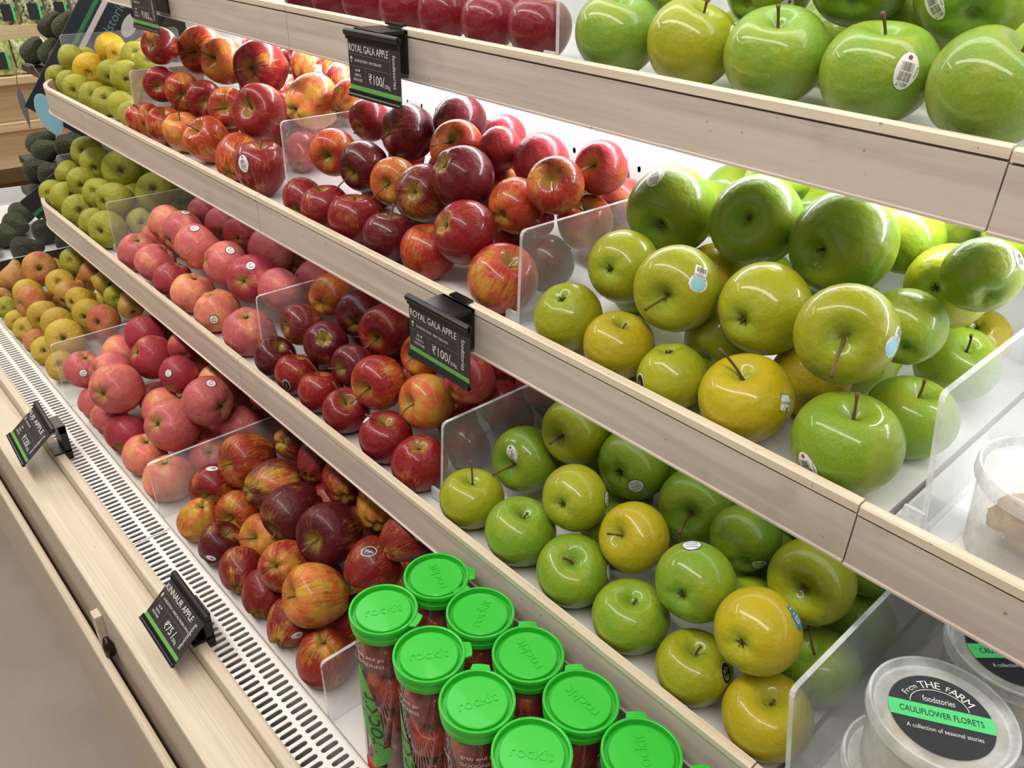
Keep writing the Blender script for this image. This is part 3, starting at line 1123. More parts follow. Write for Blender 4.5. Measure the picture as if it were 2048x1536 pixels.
# ------------------------------------------------------------------ fruit: every piece in the case
FRUIT=[
('B',-.5581,.652,1.3964,.0412,.171,-.068,.983,'g','fs',0,[]),
('B',-.4734,.6558,1.3965,.0409,.336,.043,.941,'y','fs',(-.02,-.11,.96),[('bar',.964,.17,.205)]),
('B',-.3873,.6567,1.3978,.0427,.131,-.389,.912,'g','fs',(-.01,-.04,1.04),[]),
('B',-.2999,.6604,1.3982,.0431,.109,-.169,.98,'g','fs',(-.12,-.16,1.04),[('bar',.759,-.622,.191)]),
('B',-.2133,.6495,1.399,.0427,.505,.002,.863,'g','fs',(-.15,.13,.98),[]),
('B',-.439,.7111,1.4452,.0389,.097,.879,.467,'d','u',(-.09,-.18,1),[('bar',.76,-.432,-.485)]),
('B',-.3527,.7067,1.4577,.0411,-.284,.849,.446,'d','u',(-.18,.2,1.06),[]),
('B',-.2676,.7214,1.4536,.0437,-.395,.818,.418,'d','u',(.19,.16,1.11),[('bar',-.316,-.917,-.241)]),
('B',-.3248,.7713,1.4141,.0402,-.275,.862,.426,'a','b',(.07,-.18,1.04),[]),
('B',-.5592,.7398,1.442,.0402,-.47,.774,.424,'a','b',0,[]),
('A',-1.1263,.6407,1.3876,.032,.053,.159,.986,'a','f',(.16,.15,.9),[]),
('A',-1.0573,.645,1.3876,.032,-.148,.05,.988,'a','f',(-.12,-.07,1.1),[]),
('A',-.9814,.6463,1.3884,.032,-.104,.108,.989,'a','f',(.12,-.11,.98),[]),
('A',-.8966,.6456,1.3901,.032,.002,.052,.999,'a','f',(-.19,.17,.92),[]),
('A',-.8184,.6458,1.3908,.032,-.039,.182,.983,'a','f',(.17,.02,.96),[]),
('A',-.7396,.6464,1.3916,.032,.052,.105,.993,'a','f',(-.11,.06,.93),[]),
('A',-.6625,.6489,1.3977,.0338,.041,.013,.999,'a','f',0,[]),
('F',-.5022,.6983,1.2244,.0471,.247,-.929,-.275,'a','us',(.06,.04,.72),[('bar',-.176,-.528,.831)]),
('F',-.4994,.6236,1.1804,.0381,-.175,.956,-.234,'y','uc',0,[]),
('F',-.5237,.5709,1.1308,.0368,-.076,.451,-.889,'y','fc',0,[]),
('F',-.4502,.5677,1.1294,.0354,.115,-.018,.993,'yy','fs',(.06,.04,.72),[]),
('F',-.3805,.5635,1.1273,.0332,.244,.091,-.966,'y','fc',0,[('blk',-.393,-.918,-.058)]),
('F',-.4179,.6058,1.1893,.0413,.235,-.972,.002,'y','us',(-.19,-.12,1.25),[('girl',.76,-.296,.578)]),
('F',-.4415,.709,1.1656,.0365,-.518,.798,.308,'yy','b',(.12,-.05,1.08),[]),
('F',-.3884,.6495,1.1304,.0365,-.096,.939,.332,'y','b',0,[]),
('F',-.5466,.8835,1.1959,.0365,.308,.875,.374,'a','b',0,[]),
('F',-.488,.8835,1.2412,.0365,.127,.909,.397,'a','b',(.09,.14,1),[]),
('F',-.4033,.7016,1.2388,.045,.163,-.922,.351,'a','us',(.06,.04,.72),[]),
('F',-.335,.6247,1.1919,.0422,.029,.999,.032,'y','uc',0,[]),
('F',-.306,.5694,1.135,.0407,-.107,-.292,.95,'yy','fs',(-.37,-.18,1.34),[('app',.939,-.063,.338)]),
('F',-.3094,.695,1.2449,.0477,-.251,-.967,-.045,'a','us',(.06,.04,.72),[]),
('F',-.2892,.7787,1.2372,.0355,-.095,.924,.37,'a','u',(.18,-.07,1),[]),
('F',-.228,.7413,1.2187,.0373,.046,.977,-.208,'y','uc',0,[]),
('F',-.1918,.6937,1.2535,.0307,-.558,.774,.299,'a','u',(.05,.17,1.13),[('bar',.727,.031,.686)]),
('F',-.2956,.8835,1.2254,.0365,-.314,.879,.358,'a','b',0,[]),
('F',-.2295,.6719,1.1998,.0335,-.447,.842,.303,'a','u',0,[]),
('F',-.2473,.5995,1.2099,.0404,.353,-.898,.264,'y','us',(-.04,-.65,1.27),[('girl',.98,-.006,.201)]),
('F',-.2131,.5717,1.137,.0434,.042,-.068,.997,'a','fs',(-.07,-.01,1.11),[('bar',-.205,-.953,-.222)]),
('F',-.1991,.657,1.1321,.0383,.111,-.061,.992,'a','fs',(-.03,-.03,1.05),[]),
('F',-.2128,.7842,1.1322,.0384,.332,-.272,.903,'a','fs',(-.15,-.08,1.09),[]),
('F',-.2244,.8726,1.1249,.0307,.028,.703,-.711,'yy','fc',0,[]),
('F',-.2882,.6458,1.1304,.0365,-.507,.818,.273,'yy','b',(-.17,.14,1.11),[]),
('F',-.4258,.8835,1.201,.0365,-.517,.792,.326,'a','b',(-.1,0,1.04),[]),
('J',-.5971,.5025,.8848,.0393,.044,.029,.999,'y','fs',(-.21,.04,1.34),[]),
('J',-.5873,.5807,.9095,.042,.124,-.977,.173,'a','us',(-.16,-.17,1.26),[('bar',.146,-.784,.603)]),
('J',-.533,.608,.9678,.0407,-.019,-.994,.103,'y','us',(.04,-.08,1.06),[]),
('J',-.4503,.6161,.9613,.0411,-.159,.969,-.187,'a','uc',0,[('gs',.698,-.714,-.047)]),
('J',-.4686,.5414,.9405,.0371,-.23,.923,-.309,'y','uc',0,[('gs',.846,.487,.218)]),
('J',-.5128,.5039,.8863,.0409,.131,.053,.99,'a','fs',(.06,.04,.72),[]),
('J',-.4287,.5028,.8852,.0397,.236,-.339,.911,'a','fs',(-.11,-.23,1.02),[('gs',.826,.505,.248)]),
('J',-.3877,.5478,.9345,.0371,-.176,-.86,.478,'yy','us',(-.03,-.02,1.09),[]),
('J',-.3477,.5026,.8849,.0394,.09,-.102,.991,'a','fs',(.06,.04,.72),[]),
('J',-.3665,.6246,.9489,.0424,.279,-.924,.26,'a','us',(-.02,-.35,1.18),[]),
('J',-.2935,.6003,.9655,.0348,-.569,.795,.21,'d','u',0,[('gs',.857,-.459,-.234)]),
('J',-.2976,.5272,.9496,.0388,-.175,.959,-.222,'a','uc',0,[('gs',-.316,.076,.946)]),
('J',-.2178,.5938,.968,.0399,.16,-.954,.254,'y','us',(.06,.04,.72),[]),
('J',-.221,.5119,.9572,.0382,-.041,.967,-.25,'yy','uc',0,[('blu',.624,.368,.689)]),
('J',-.2669,.5,.8822,.0366,.001,-.072,.997,'y','fs',(.11,-.01,.93),[('sok',.864,.091,.495)]),
('J',-.1894,.5029,.8853,.0398,.047,-.217,.975,'yy','fs',(.06,.04,.72),[]),
('J',-.1869,.5893,.883,.0374,-.282,-.357,.891,'a','fs',(-.2,.16,1.35),[]),
('J',-.19,.671,.8817,.0361,.447,-.27,-.853,'a','fc',0,[]),
('J',-.26,.5772,.9031,.0379,-.417,.885,.208,'a','b',(-.18,-.2,.95),[]),
('J',-.2895,.648,.9089,.0379,-.349,.908,.232,'a','b',0,[]),
('J',-.2016,.6788,.9556,.0379,.346,.907,.239,'a','b',(-.02,.07,1.11),[]),
('J',-.299,.7242,.9158,.0379,-.343,.906,.247,'a','b',0,[]),
('E',-1.051,.5645,1.132,.0295,-.527,.754,.391,'r','f',(.09,0,1.07),[]),
('E',-.9873,.5632,1.1377,.0339,-.071,-.078,.994,'r','fs',(-.34,-.3,1.17),[]),
('E',-1.046,.6194,1.1845,.0343,.588,-.808,-.052,'o','us',(-.33,.15,1.01),[('wht',.984,-.175,.035)]),
('E',-.9759,.6236,1.1794,.035,.233,-.958,-.17,'m','us',(-.19,-.41,1.6),[]),
('E',-1.0493,.6861,1.2211,.0312,.113,-.946,-.303,'r','us',(.07,-.13,1.16),[]),
('E',-.9551,.6869,1.2201,.0401,-.24,-.964,.116,'m','us',(.13,-.22,1.05),[]),
('E',-.907,.6276,1.1723,.0332,.45,-.883,.135,'yo','us',(-.3,-.53,1.39),[]),
('E',-.9142,.566,1.1309,.037,-.022,.054,.998,'r','fs',(.16,-.13,.89),[]),
('E',-.8367,.5651,1.1286,.0346,.03,.16,.987,'m','fs',(-.05,.08,1.25),[]),
('E',-.8357,.6208,1.1758,.0374,-.483,.821,-.303,'mo','uc',0,[]),
('E',-.7658,.5747,1.1296,.0357,-.018,.116,.993,'ro','fs',(.06,.04,.72),[]),
('E',-.7657,.6282,1.2103,.0396,.122,.768,-.628,'m','uc',0,[]),
('E',-.836,.6783,1.2234,.036,.331,-.678,.657,'o','us',(-.45,-.57,1.11),[]),
('E',-.8903,.7257,1.241,.0368,-.256,.967,-.002,'m','uc',0,[]),
('E',-.7706,.6928,1.2333,.0279,-.126,.892,.434,'p','u',(-.18,-.14,.95),[]),
('E',-.8078,.7354,1.2363,.0277,-.59,.724,.357,'p','u',(-.11,.04,1.12),[]),
('E',-.7079,.7046,1.2282,.035,-.469,.799,.376,'p','u',(-.03,.07,1.1),[]),
('E',-.6348,.6573,1.2266,.0327,.383,-.772,.508,'ry','us',(.21,-.42,.99),[]),
('E',-.623,.7203,1.2384,.0312,.137,-.895,.426,'p','us',(-.13,-.46,1.23),[('wht',.688,.375,.622)]),
('E',-.6909,.6485,1.1898,.0338,-.248,.954,.168,'o','u',0,[]),
('E',-.7031,.5793,1.1699,.038,.032,.89,-.454,'r','uc',0,[]),
('E',-.6325,.5763,1.1341,.0403,.498,.003,.867,'ry','fs',(-.01,-.11,1),[]),
('E',-.6484,.6644,1.1264,.0323,.21,.904,.372,'m','f',(.08,-.06,1.11),[]),
('E',-.6701,.7788,1.1271,.033,-.54,.777,.325,'p','f',0,[]),
('E',-.7845,.7054,1.1742,.0329,-.342,.853,.395,'yo','b',0,[]),
('E',-.726,.6714,1.1363,.0329,-.304,.874,.38,'r','b',(0,-.18,.91),[]),
('E',-.6248,.7005,1.1765,.0329,.181,-.333,.925,'o','bs',(-.05,-.04,1.06),[]),
('E',-.6248,.7671,1.1842,.0329,-.256,.887,.384,'p','b',(.13,-.19,1.04),[]),
('D',-1.6219,.6175,1.258,.033,.461,-.859,.223,'r','us',(.2,-.31,1.1),[]),
('D',-1.6102,.6937,1.2451,.0444,.483,-.873,.069,'ry','us',(-.6,-.11,1.29),[]),
('D',-1.5245,.6934,1.2364,.0401,.222,-.905,.364,'yo','us',(-.25,.12,1.16),[]),
('D',-1.6228,.6062,1.1925,.0322,.82,-.57,.046,'r','us',(-.43,.05,.96),[]),
('D',-1.5587,.6186,1.1908,.0322,.88,-.423,-.218,'ro','us',(-.45,-.2,1.07),[]),
('D',-1.4945,.6307,1.1844,.0323,.884,-.466,-.038,'r','us',(-.91,.1,.87),[]),
('D',-1.6235,.562,1.1354,.0315,.018,-.186,.982,'ro','fs',(-.17,-.24,1.03),[]),
('D',-1.5595,.5745,1.1359,.033,.307,-.004,.952,'ro','fs',(-.16,-.06,1.1),[]),
('D',-1.4921,.5792,1.1301,.0336,.232,-.183,.955,'yo','fs',(-.05,.09,1.14),[]),
('D',-1.4001,.5857,1.1319,.0377,.092,-.638,.764,'o','fs',(-.21,-.11,1.16),[]),
('D',-1.4112,.7076,1.2402,.0457,.414,-.895,.165,'r','us',(-.33,-.14,1.23),[]),
('D',-1.3026,.6435,1.1907,.0457,.376,-.835,.402,'r','us',(-.1,.48,1.01),[]),
('D',-1.4176,.6387,1.1803,.0348,.769,-.605,.205,'ro','us',(-.6,-.07,1.03),[]),
('D',-1.1812,.5698,1.1342,.0404,.024,.022,.999,'r','fs',(.07,.15,1.14),[('bar',.37,-.844,.387)]),
('D',-1.2786,.5792,1.131,.037,-.465,.771,.435,'o','f',(.09,.01,1.04),[]),
('D',-1.1947,.6756,1.2223,.0422,-.229,.961,.158,'yo','uc',0,[]),
('D',-1.3513,.7713,1.2456,.0399,-.429,.778,.459,'ry','u',(-.1,.02,1.07),[('red',.953,-.288,-.097)]),
('D',-1.2117,.7423,1.2436,.0286,-.648,.661,.378,'p','u',0,[]),
('D',-1.1283,.7017,1.2328,.0286,-.129,.866,.483,'o','u',0,[]),
('D',-1.5029,.8861,1.2097,.0339,-.587,.699,.409,'r','b',(-.1,-.18,.9),[]),
('D',-1.2612,.6875,1.1269,.0328,-.634,.68,.369,'p','f',0,[]),
('D',-1.621,.8861,1.2144,.0339,-.674,.633,.381,'r','b',(-.1,-.17,.95),[]),
('D',-1.621,.8075,1.2379,.0339,-.245,.824,.511,'r','b',(.02,-.02,.97),[]),
('C',-2.1561,.61,1.1686,.0303,-.87,.119,.478,'a','uc',0,[]),
('C',-2.0513,.6165,1.1587,.0359,-.852,.504,.142,'y','u',0,[]),
('C',-2.1806,.5807,1.1227,.0284,-.681,.73,.049,'a','fc',0,[]),
('C',-2.0907,.5766,1.1234,.0291,-.953,.301,.031,'a','f',0,[]),
('C',-2.0149,.5692,1.1246,.0304,-.796,.601,-.07,'a','fc',0,[]),
('C',-1.9281,.5745,1.1243,.0301,-.894,.324,-.311,'a','f',0,[]),
('C',-1.8628,.5754,1.1236,.0294,-.789,.351,-.504,'a','fc',0,[]),
('C',-1.803,.5831,1.1231,.0288,-.981,-.094,-.172,'a','fc',0,[]),
('C',-1.7276,.5757,1.1204,.026,-.836,.387,-.389,'a','f',0,[]),
('C',-1.9225,.6183,1.1689,.0285,-.766,.582,.272,'a','uc',0,[]),
('C',-1.8518,.6216,1.171,.0329,-.924,.381,.028,'a','uc',0,[]),
('C',-2.0171,.656,1.2034,.0317,.911,-.399,.101,'y','us',(0,0,1.25),[]),
('C',-1.9572,.6537,1.197,.0274,-.65,.743,-.162,'y','u',0,[]),
('C',-1.8876,.6613,1.2029,.0283,-.873,.304,-.383,'a','u',0,[]),
('C',-1.8134,.6542,1.2015,.025,-.933,.248,-.262,'a','u',0,[]),
('C',-1.9728,.7166,1.199,.0277,-.859,.511,-.022,'a','b',0,[]),
('C',-2.1926,.6551,1.1571,.0277,-.668,.737,.107,'a','b',0,[]),
('C',-1.9067,.6722,1.1504,.0277,-.92,.39,-.042,'a','b',0,[]),
('G',-2.1475,.5949,.9577,.0365,-.796,.532,-.289,'a','uc',0,[]),
('G',-2.066,.5893,.9495,.039,-.845,.527,.088,'a','uc',0,[]),
('G',-1.9513,.6029,.9561,.0432,-.928,.303,-.217,'a','uc',0,[]),
('G',-1.9786,.6774,.9323,.0342,-.745,.465,-.477,'a','bc',0,[]),
('G',-1.7886,.6123,.9444,.0405,-.813,.357,-.46,'a','uc',0,[]),
('G',-2.153,.5445,.9113,.0311,-.663,.44,.605,'a','uc',0,[]),
('G',-2.0167,.533,.9273,.0335,-.922,.384,.041,'a','uc',0,[]),
('G',-1.923,.5385,.9219,.0325,-.612,.655,-.444,'a','u',0,[]),
('G',-1.8449,.5462,.9251,.038,-.338,.927,-.164,'a','uc',0,[]),
('G',-2.1288,.4958,.8777,.0319,-.714,.633,-.3,'a','f',0,[]),
('G',-2.0598,.4998,.8819,.0363,-.837,-.322,-.443,'a','fc',0,[]),
('G',-1.9633,.4992,.8813,.0357,-.938,.245,-.243,'a','fc',0,[]),
('G',-1.8654,.4962,.8782,.0323,-.936,.082,-.342,'a','fc',0,[]),
('G',-1.7866,.5019,.8842,.0387,-.662,.724,-.194,'a','fc',0,[]),
('G',-1.7969,.5738,.8787,.0329,-.887,.276,-.37,'a','fc',0,[]),
('G',-1.8244,.6733,.8748,.0288,-.643,.677,-.358,'a','f',0,[]),
('G',-1.8902,.6011,.9063,.0342,-.77,.591,-.243,'a','b',0,[]),
('G',-1.8226,.6802,.9386,.0342,-.944,.324,-.057,'a','b',0,[]),
('H',-1.6282,.5025,.8849,.0394,-.354,.003,-.935,'a','fc',0,[]),
('H',-1.5403,.5031,.8855,.04,-.24,-.651,-.72,'a','fc',0,[]),
('H',-1.4547,.5,.8822,.0365,-.093,-.445,-.891,'d','fc',0,[]),
('H',-1.3749,.5025,.8849,.0393,-.172,-.188,-.967,'y','fc',0,[]),
('H',-1.2786,.5026,.885,.0395,.185,.115,-.976,'y','fc',0,[('fj',.835,-.547,.06)]),
('H',-1.1683,.5054,.8879,.0425,-.233,.139,-.962,'a','fc',0,[]),
('H',-1.5999,.562,.9328,.0406,-.074,.873,.483,'y','u',(-.04,.18,.99),[]),
('H',-1.5123,.5562,.9437,.0422,-.134,.958,.255,'a','uc',0,[('fj',.206,.158,.966)]),
('H',-1.425,.5465,.9426,.044,.021,.884,.466,'a','u',(-.05,-.06,.91),[('fj',.28,-.158,.947)]),
('H',-1.339,.5545,.9364,.0409,.178,.936,-.305,'a','uc',0,[('fj',.616,.055,.786)]),
('H',-1.2432,.5571,.9373,.0426,-.581,.763,-.282,'d','uc',0,[('fj',.509,-.206,.835)]),
('H',-1.5543,.6205,.9569,.0344,-.651,.667,.363,'a','u',(-.18,.02,1.01),[]),
('H',-1.4628,.6153,.9609,.0352,-.771,.562,.298,'a','u',(.17,-.15,.99),[]),
('H',-1.3828,.6116,.9659,.0329,-.735,.678,-.01,'d','uc',0,[]),
('H',-1.2946,.6215,.9584,.0411,.14,.887,.44,'a','u',(-.04,.12,.9),[]),
('H',-1.3254,.6971,.9323,.038,-.738,.607,.295,'a','b',0,[]),
('H',-1.1751,.6425,.9356,.038,-.292,-.256,-.922,'a','bc',0,[]),
('H',-1.162,.5666,.942,.038,-.225,.882,.413,'a','b',(-.01,-.1,1.12),[]),
('H',-1.233,.6222,.8853,.0399,.157,.898,.412,'a','f',(.01,-.13,1),[]),
('I',-1.066,.4966,.885,.0328,.409,.159,.898,'m','fs',(.16,.56,1.35),[]),
('I',-.9998,.4969,.8789,.0331,-.101,.272,.957,'r','fs',(-.31,-.31,1.05),[('blk',.512,-.857,-.06)]),
('I',-.9326,.497,.879,.0332,-.119,.277,.953,'r','fs',(-.6,-.49,1.35),[]),
('I',-.8646,.497,.879,.0332,.461,-.18,.869,'r','fs',(-.44,.77,1.28),[]),
('I',-1.0454,.5373,.934,.0331,-.076,-.987,.14,'mo','us',(-.6,.28,1.49),[]),
('I',-.9777,.538,.9281,.0335,-.639,.433,-.636,'m','uc',0,[]),
('I',-1.0626,.6017,.9567,.0361,-.44,.898,.034,'yo','u',0,[]),
('I',-.9868,.6054,.9514,.0371,-.714,.698,.047,'m','uc',0,[]),
('I',-.9042,.5382,.9218,.0315,.164,-.968,.189,'m','us',(-.27,0,1.23),[]),
('I',-.9104,.5997,.957,.0382,.448,-.891,-.076,'r','us',(-.47,-.41,1.51),[]),
('I',-.8267,.5302,.9314,.0383,.311,-.947,.083,'ry','us',(-.2,-.37,1.36),[]),
('I',-.7462,.5508,.9301,.0379,-.048,-.97,.239,'yo','us',(.1,-.37,1.15),[]),
('I',-.7721,.4995,.8816,.036,.096,.042,.994,'r','fs',(-.52,-.57,.95),[('wht',-.486,-.434,.758)]),
('I',-.698,.5002,.8849,.0368,-.233,.13,-.964,'r','fc',0,[]),
('I',-.6974,.5827,.9749,.0342,-.049,.939,.34,'p','u',0,[]),
('I',-.8063,.593,.9602,.0324,.112,-.96,.257,'yo','us',(.04,-.32,1.15),[]),
('I',-.7471,.6979,.9263,.0324,-.608,.747,.269,'r','b',(-.03,-.05,1.07),[]),
('I',-.6818,.6262,.9253,.0324,.037,.946,.323,'r','b',(-.02,-.17,.99),[]),
('I',-.6911,.5734,.8861,.0329,.247,.92,.303,'m','f',(.02,.04,1.04),[]),
('I',-.7062,.6658,.8783,.0325,-.027,.252,-.967,'p','fc',0,[]),
('I',-.6818,.6917,.9336,.0324,.068,.942,.328,'p','b',(-.07,.15,1.02),[]),
('I',-.8348,.6011,.9013,.0324,.229,.912,.339,'r','b',(.11,-.01,1.02),[]),
('I',-.7507,.6022,.8804,.0324,.149,.935,.321,'r','b',(.01,-.1,.99),[]),
('L',-1.5844,.3368,.6917,.0376,-.242,-.215,-.946,'a','fc',0,[('fj',.923,-.277,.267)]),
('L',-1.5414,.3351,.6341,.0357,-.066,.899,.433,'a','f',(.11,-.19,1.15),[]),
('L',-1.4686,.3359,.635,.0365,.171,.893,.416,'a','f',(-.12,.06,.95),[]),
('L',-1.3917,.3381,.6373,.039,-.623,.714,.32,'d','f',(-.17,-.14,.95),[]),
('L',-1.3124,.338,.6371,.0389,-.187,-.188,-.964,'y','fc',0,[]),
('L',-1.2178,.3421,.6415,.0434,.002,.038,-.999,'y','fc',0,[]),
('L',-1.5105,.3701,.7036,.0431,-.073,.896,-.437,'a','uc',0,[]),
('L',-1.5821,.4142,.7009,.0398,-.038,.895,.445,'y','u',(.13,-.2,.91),[]),
('L',-1.4222,.3496,.7184,.0473,-.513,.825,-.238,'a','uc',0,[]),
('L',-1.5308,.4521,.7509,.0402,-.785,.554,.276,'d','u',0,[]),
('L',-1.4506,.4318,.7432,.0416,.022,.794,-.608,'d','uc',0,[]),
('L',-1.362,.4066,.6766,.0442,-.046,.913,.406,'y','u',(.17,-.11,.97),[]),
('L',-1.2735,.3872,.6982,.0473,-.295,.795,-.531,'a','uc',0,[]),
('L',-1.344,.4391,.7492,.0363,-.388,.838,.385,'d','u',(.19,-.05,1.04),[('fj',.489,-.685,.54)]),
('L',-1.5835,.5067,.7253,.0384,-.41,.818,.403,'a','b',(.09,.2,1.05),[]),
('L',-1.285,.4891,.7403,.0405,-.142,.039,-.989,'y','uc',0,[('fj',.819,-.498,.285)]),
('L',-1.2181,.4372,.753,.0437,-.973,-.232,-.007,'a','uc',0,[('fj',.315,.115,.942)]),
('L',-1.3979,.4784,.7704,.0324,-.769,.578,.273,'d','u',0,[('fj',.774,-.065,.63)]),
('L',-1.4298,.524,.7245,.0384,-.271,.875,.402,'a','b',(.06,-.1,.98),[]),
('L',-1.2254,.4244,.6362,.0379,-.54,.169,-.824,'a','fc',0,[]),
('L',-1.2514,.5407,.6407,.0426,-.652,.103,-.751,'a','fc',0,[]),
('L',-1.3704,.4806,.6381,.0384,-.458,.818,.348,'a','b',(.04,-.13,.96),[]),
('L',-1.2983,.4504,.6431,.0384,.105,.919,.381,'a','b',(-.1,.08,1.15),[]),
('L',-1.2126,.537,.7413,.0384,.102,.919,.382,'y','b',0,[]),
('L',-1.2126,.4836,.6846,.0384,-.615,.731,.295,'a','b',(.03,-.16,1.07),[]),
('M',-1.0802,.333,.6318,.0333,-.292,-.211,-.933,'yo','fc',0,[]),
('M',-1.1249,.3901,.6484,.0401,.56,-.828,.018,'r','us',(.01,.09,.92),[('ovl',.073,-.062,.995)]),
('M',-1.0028,.3329,.6317,.0332,.365,.425,.828,'m','fs',(.2,-.08,.96),[('ovl',.677,-.735,.024)]),
('M',-.9319,.3324,.6312,.0327,-.773,.603,.196,'r','f',(.02,-.18,.97),[]),
('M',-.8635,.3343,.6332,.0348,-.664,.715,.219,'r','f',(.12,.18,1.13),[]),
('M',-.7912,.3342,.6331,.0347,-.484,.842,.239,'r','f',(-.06,.01,1),[('ovl',.957,-.252,.141)]),
('M',-.7053,.337,.636,.0377,-.147,.026,-.989,'ro','fc',0,[]),
('M',-1.0678,.4291,.7172,.0447,.095,-.971,.221,'ro','us',(-.01,-.02,1.07),[]),
('M',-1.0417,.3939,.6443,.0389,.489,-.851,.191,'o','us',(-.28,-.16,1.19),[]),
('M',-.9634,.396,.6415,.0383,.192,-.839,.51,'yo','us',(-.3,-.15,1.23),[]),
('M',-.9793,.4256,.7162,.0421,.13,.982,-.14,'mo','uc',0,[]),
('M',-.8936,.4112,.7258,.0438,.218,-.942,-.255,'m','us',(.11,-.13,1.1),[]),
('M',-.8029,.4211,.7412,.0441,.306,-.901,.309,'m','us',(-.1,-.3,1.18),[]),
('M',-.8333,.3601,.6944,.0372,-.459,.578,-.675,'ry','uc',0,[]),
('M',-.7517,.3625,.6986,.0429,-.197,-.899,.391,'yo','us',(.08,.01,.95),[]),
('M',-.7218,.4317,.7287,.037,-.05,.96,.275,'r','u',0,[('mel',.204,-.179,.962)]),
('M',-.6892,.4681,.7823,.0342,.2,.94,.276,'r','u',(-.1,.16,1.12),[('ovl',.846,.045,.531)]),
('M',-.7999,.5023,.7475,.0359,-.7,.681,.214,'yo','b',(.06,.13,1.14),[]),
('M',-.8774,.4941,.7536,.0359,-.761,.615,.208,'r','b',(-.03,.02,1.09),[('ovl',.98,.156,-.127)]),
('M',-.958,.4963,.7457,.0359,-.353,.881,.314,'r','b',(-.1,.06,1.05),[]),
('M',-1.0312,.4981,.7427,.0359,-.24,.893,-.38,'mo','bc',0,[]),
('M',-.9921,.4956,.681,.0359,.221,.921,.319,'p','b',(-.15,-.06,.98),[]),
('M',-.9122,.482,.6904,.0359,-.464,.842,.277,'ro','b',(.08,.13,.9),[]),
('M',-.8379,.4833,.6879,.0359,.203,.936,.288,'p','b',(-.08,-.01,1.01),[]),
('M',-.7183,.4794,.6719,.0359,-.637,.744,.202,'ro','b',0,[]),
('M',-.7329,.4067,.6343,.0359,.137,.957,.254,'r','b',(-.13,.01,.94),[]),
('M',-.6806,.5112,.7259,.0359,.278,.926,.256,'r','b',0,[]),
('K',-2.2481,.3815,.6533,.0357,-.489,.495,.718,'b','uc',0,[]),
('K',-2.1555,.4291,.6963,.0402,-.901,.25,-.354,'r','uc',0,[]),
('K',-2.2083,.4683,.6673,.0303,-.705,.602,-.376,'a','b',0,[]),
('K',-2.0597,.4872,.733,.0311,-.71,.595,-.376,'g','u',0,[]),
('K',-1.9617,.4878,.732,.0262,-.719,-.551,-.424,'b','uc',0,[]),
('K',-1.8839,.492,.7348,.0261,-.952,-.303,.036,'a','uc',0,[]),
('K',-2.0227,.4365,.699,.0334,-.765,.344,-.544,'a','u',0,[]),
('K',-2.1089,.3799,.6627,.0341,-.975,.114,-.188,'a','u',0,[]),
('K',-2.0363,.3723,.668,.0378,-.399,.901,-.171,'r','u',0,[]),
('K',-1.9547,.4374,.6967,.0333,-.446,.856,.261,'b','uc',0,[]),
('K',-1.8898,.4392,.7041,.0309,-.404,.899,-.17,'a','uc',0,[]),
('K',-1.7977,.4884,.7321,.0255,-.941,.332,-.063,'g','u',0,[]),
('K',-1.7217,.491,.7367,.0278,-.942,.102,.318,'b','uc',0,[]),
('K',-2.1408,.3326,.6254,.0266,-.842,.435,-.318,'g','f',0,[]),
('K',-2.0507,.3265,.6246,.0258,-.937,.311,-.158,'a','fc',0,[]),
('K',-1.983,.3287,.6273,.0286,-.655,.568,-.497,'a','f',0,[]),
('K',-1.907,.3305,.6271,.0284,-.877,.012,-.481,'b','f',0,[]),
('K',-1.8471,.3305,.6291,.0305,-.813,.401,-.423,'a','fc',0,[]),
('K',-1.7418,.3322,.631,.0325,-.736,.313,-.601,'a','f',0,[]),
('K',-1.9523,.3729,.6643,.0356,-.809,.585,.055,'a','uc',0,[]),
('K',-1.8804,.3783,.67,.0353,-.925,.313,-.218,'a','u',0,[]),
('K',-1.7966,.369,.6672,.04,-.846,.351,-.401,'a','uc',0,[]),
('K',-1.8233,.434,.6968,.035,-.755,.639,-.149,'a','uc',0,[]),
('K',-1.7498,.4437,.7027,.0358,-.592,.733,-.334,'r','uc',0,[]),
('K',-2.211,.3386,.6273,.0255,-.863,.279,-.422,'b','f',0,[]),
('K',-1.9021,.4934,.6761,.0303,-.9,.299,-.319,'a','b',0,[]),
('B',-.2447,.8335,1.3912,.0371,.983,.078,-.164,'a','h',0,[]),
('B',-.1885,.7816,1.3912,.0372,.289,-.093,-.953,'a','h',0,[]),
('B',-.4847,.77,1.3911,.0371,-.065,-.163,.984,'a','h',0,[]),
('B',-.0886,.8462,1.3912,.0372,.844,.175,.507,'a','h',0,[]),
('B',-.5406,.871,1.3917,.0377,.018,-.053,-.998,'a','h',0,[]),
('B',-.405,.7966,1.3916,.0376,.059,-.634,-.771,'a','h',0,[]),
('B',-.0598,.7636,1.3919,.038,-.134,-.282,.95,'a','h',0,[]),
('B',-.4556,.8802,1.3915,.0375,.115,-.861,-.495,'a','h',0,[]),
('A',-1.774,.7365,1.3854,.0308,.044,.857,-.514,'r','h',0,[]),
('A',-1.8743,.6764,1.3855,.031,-.786,-.224,-.576,'r','h',0,[]),
('A',-1.7964,.8134,1.3853,.0308,-.536,.526,.66,'r','h',0,[]),
('A',-1.1681,.7377,1.3852,.0306,-.142,-.236,-.961,'r','h',0,[]),
('A',-.8875,.8053,1.3855,.031,.542,-.615,-.573,'r','h',0,[]),
('A',-.8016,.7244,1.3853,.0307,-.244,-.375,-.894,'r','h',0,[]),
('A',-1.9605,.6769,1.3856,.031,-.663,.339,.668,'r','h',0,[]),
('A',-1.6747,.7998,1.3856,.0311,-.636,-.647,.421,'r','h',0,[]),
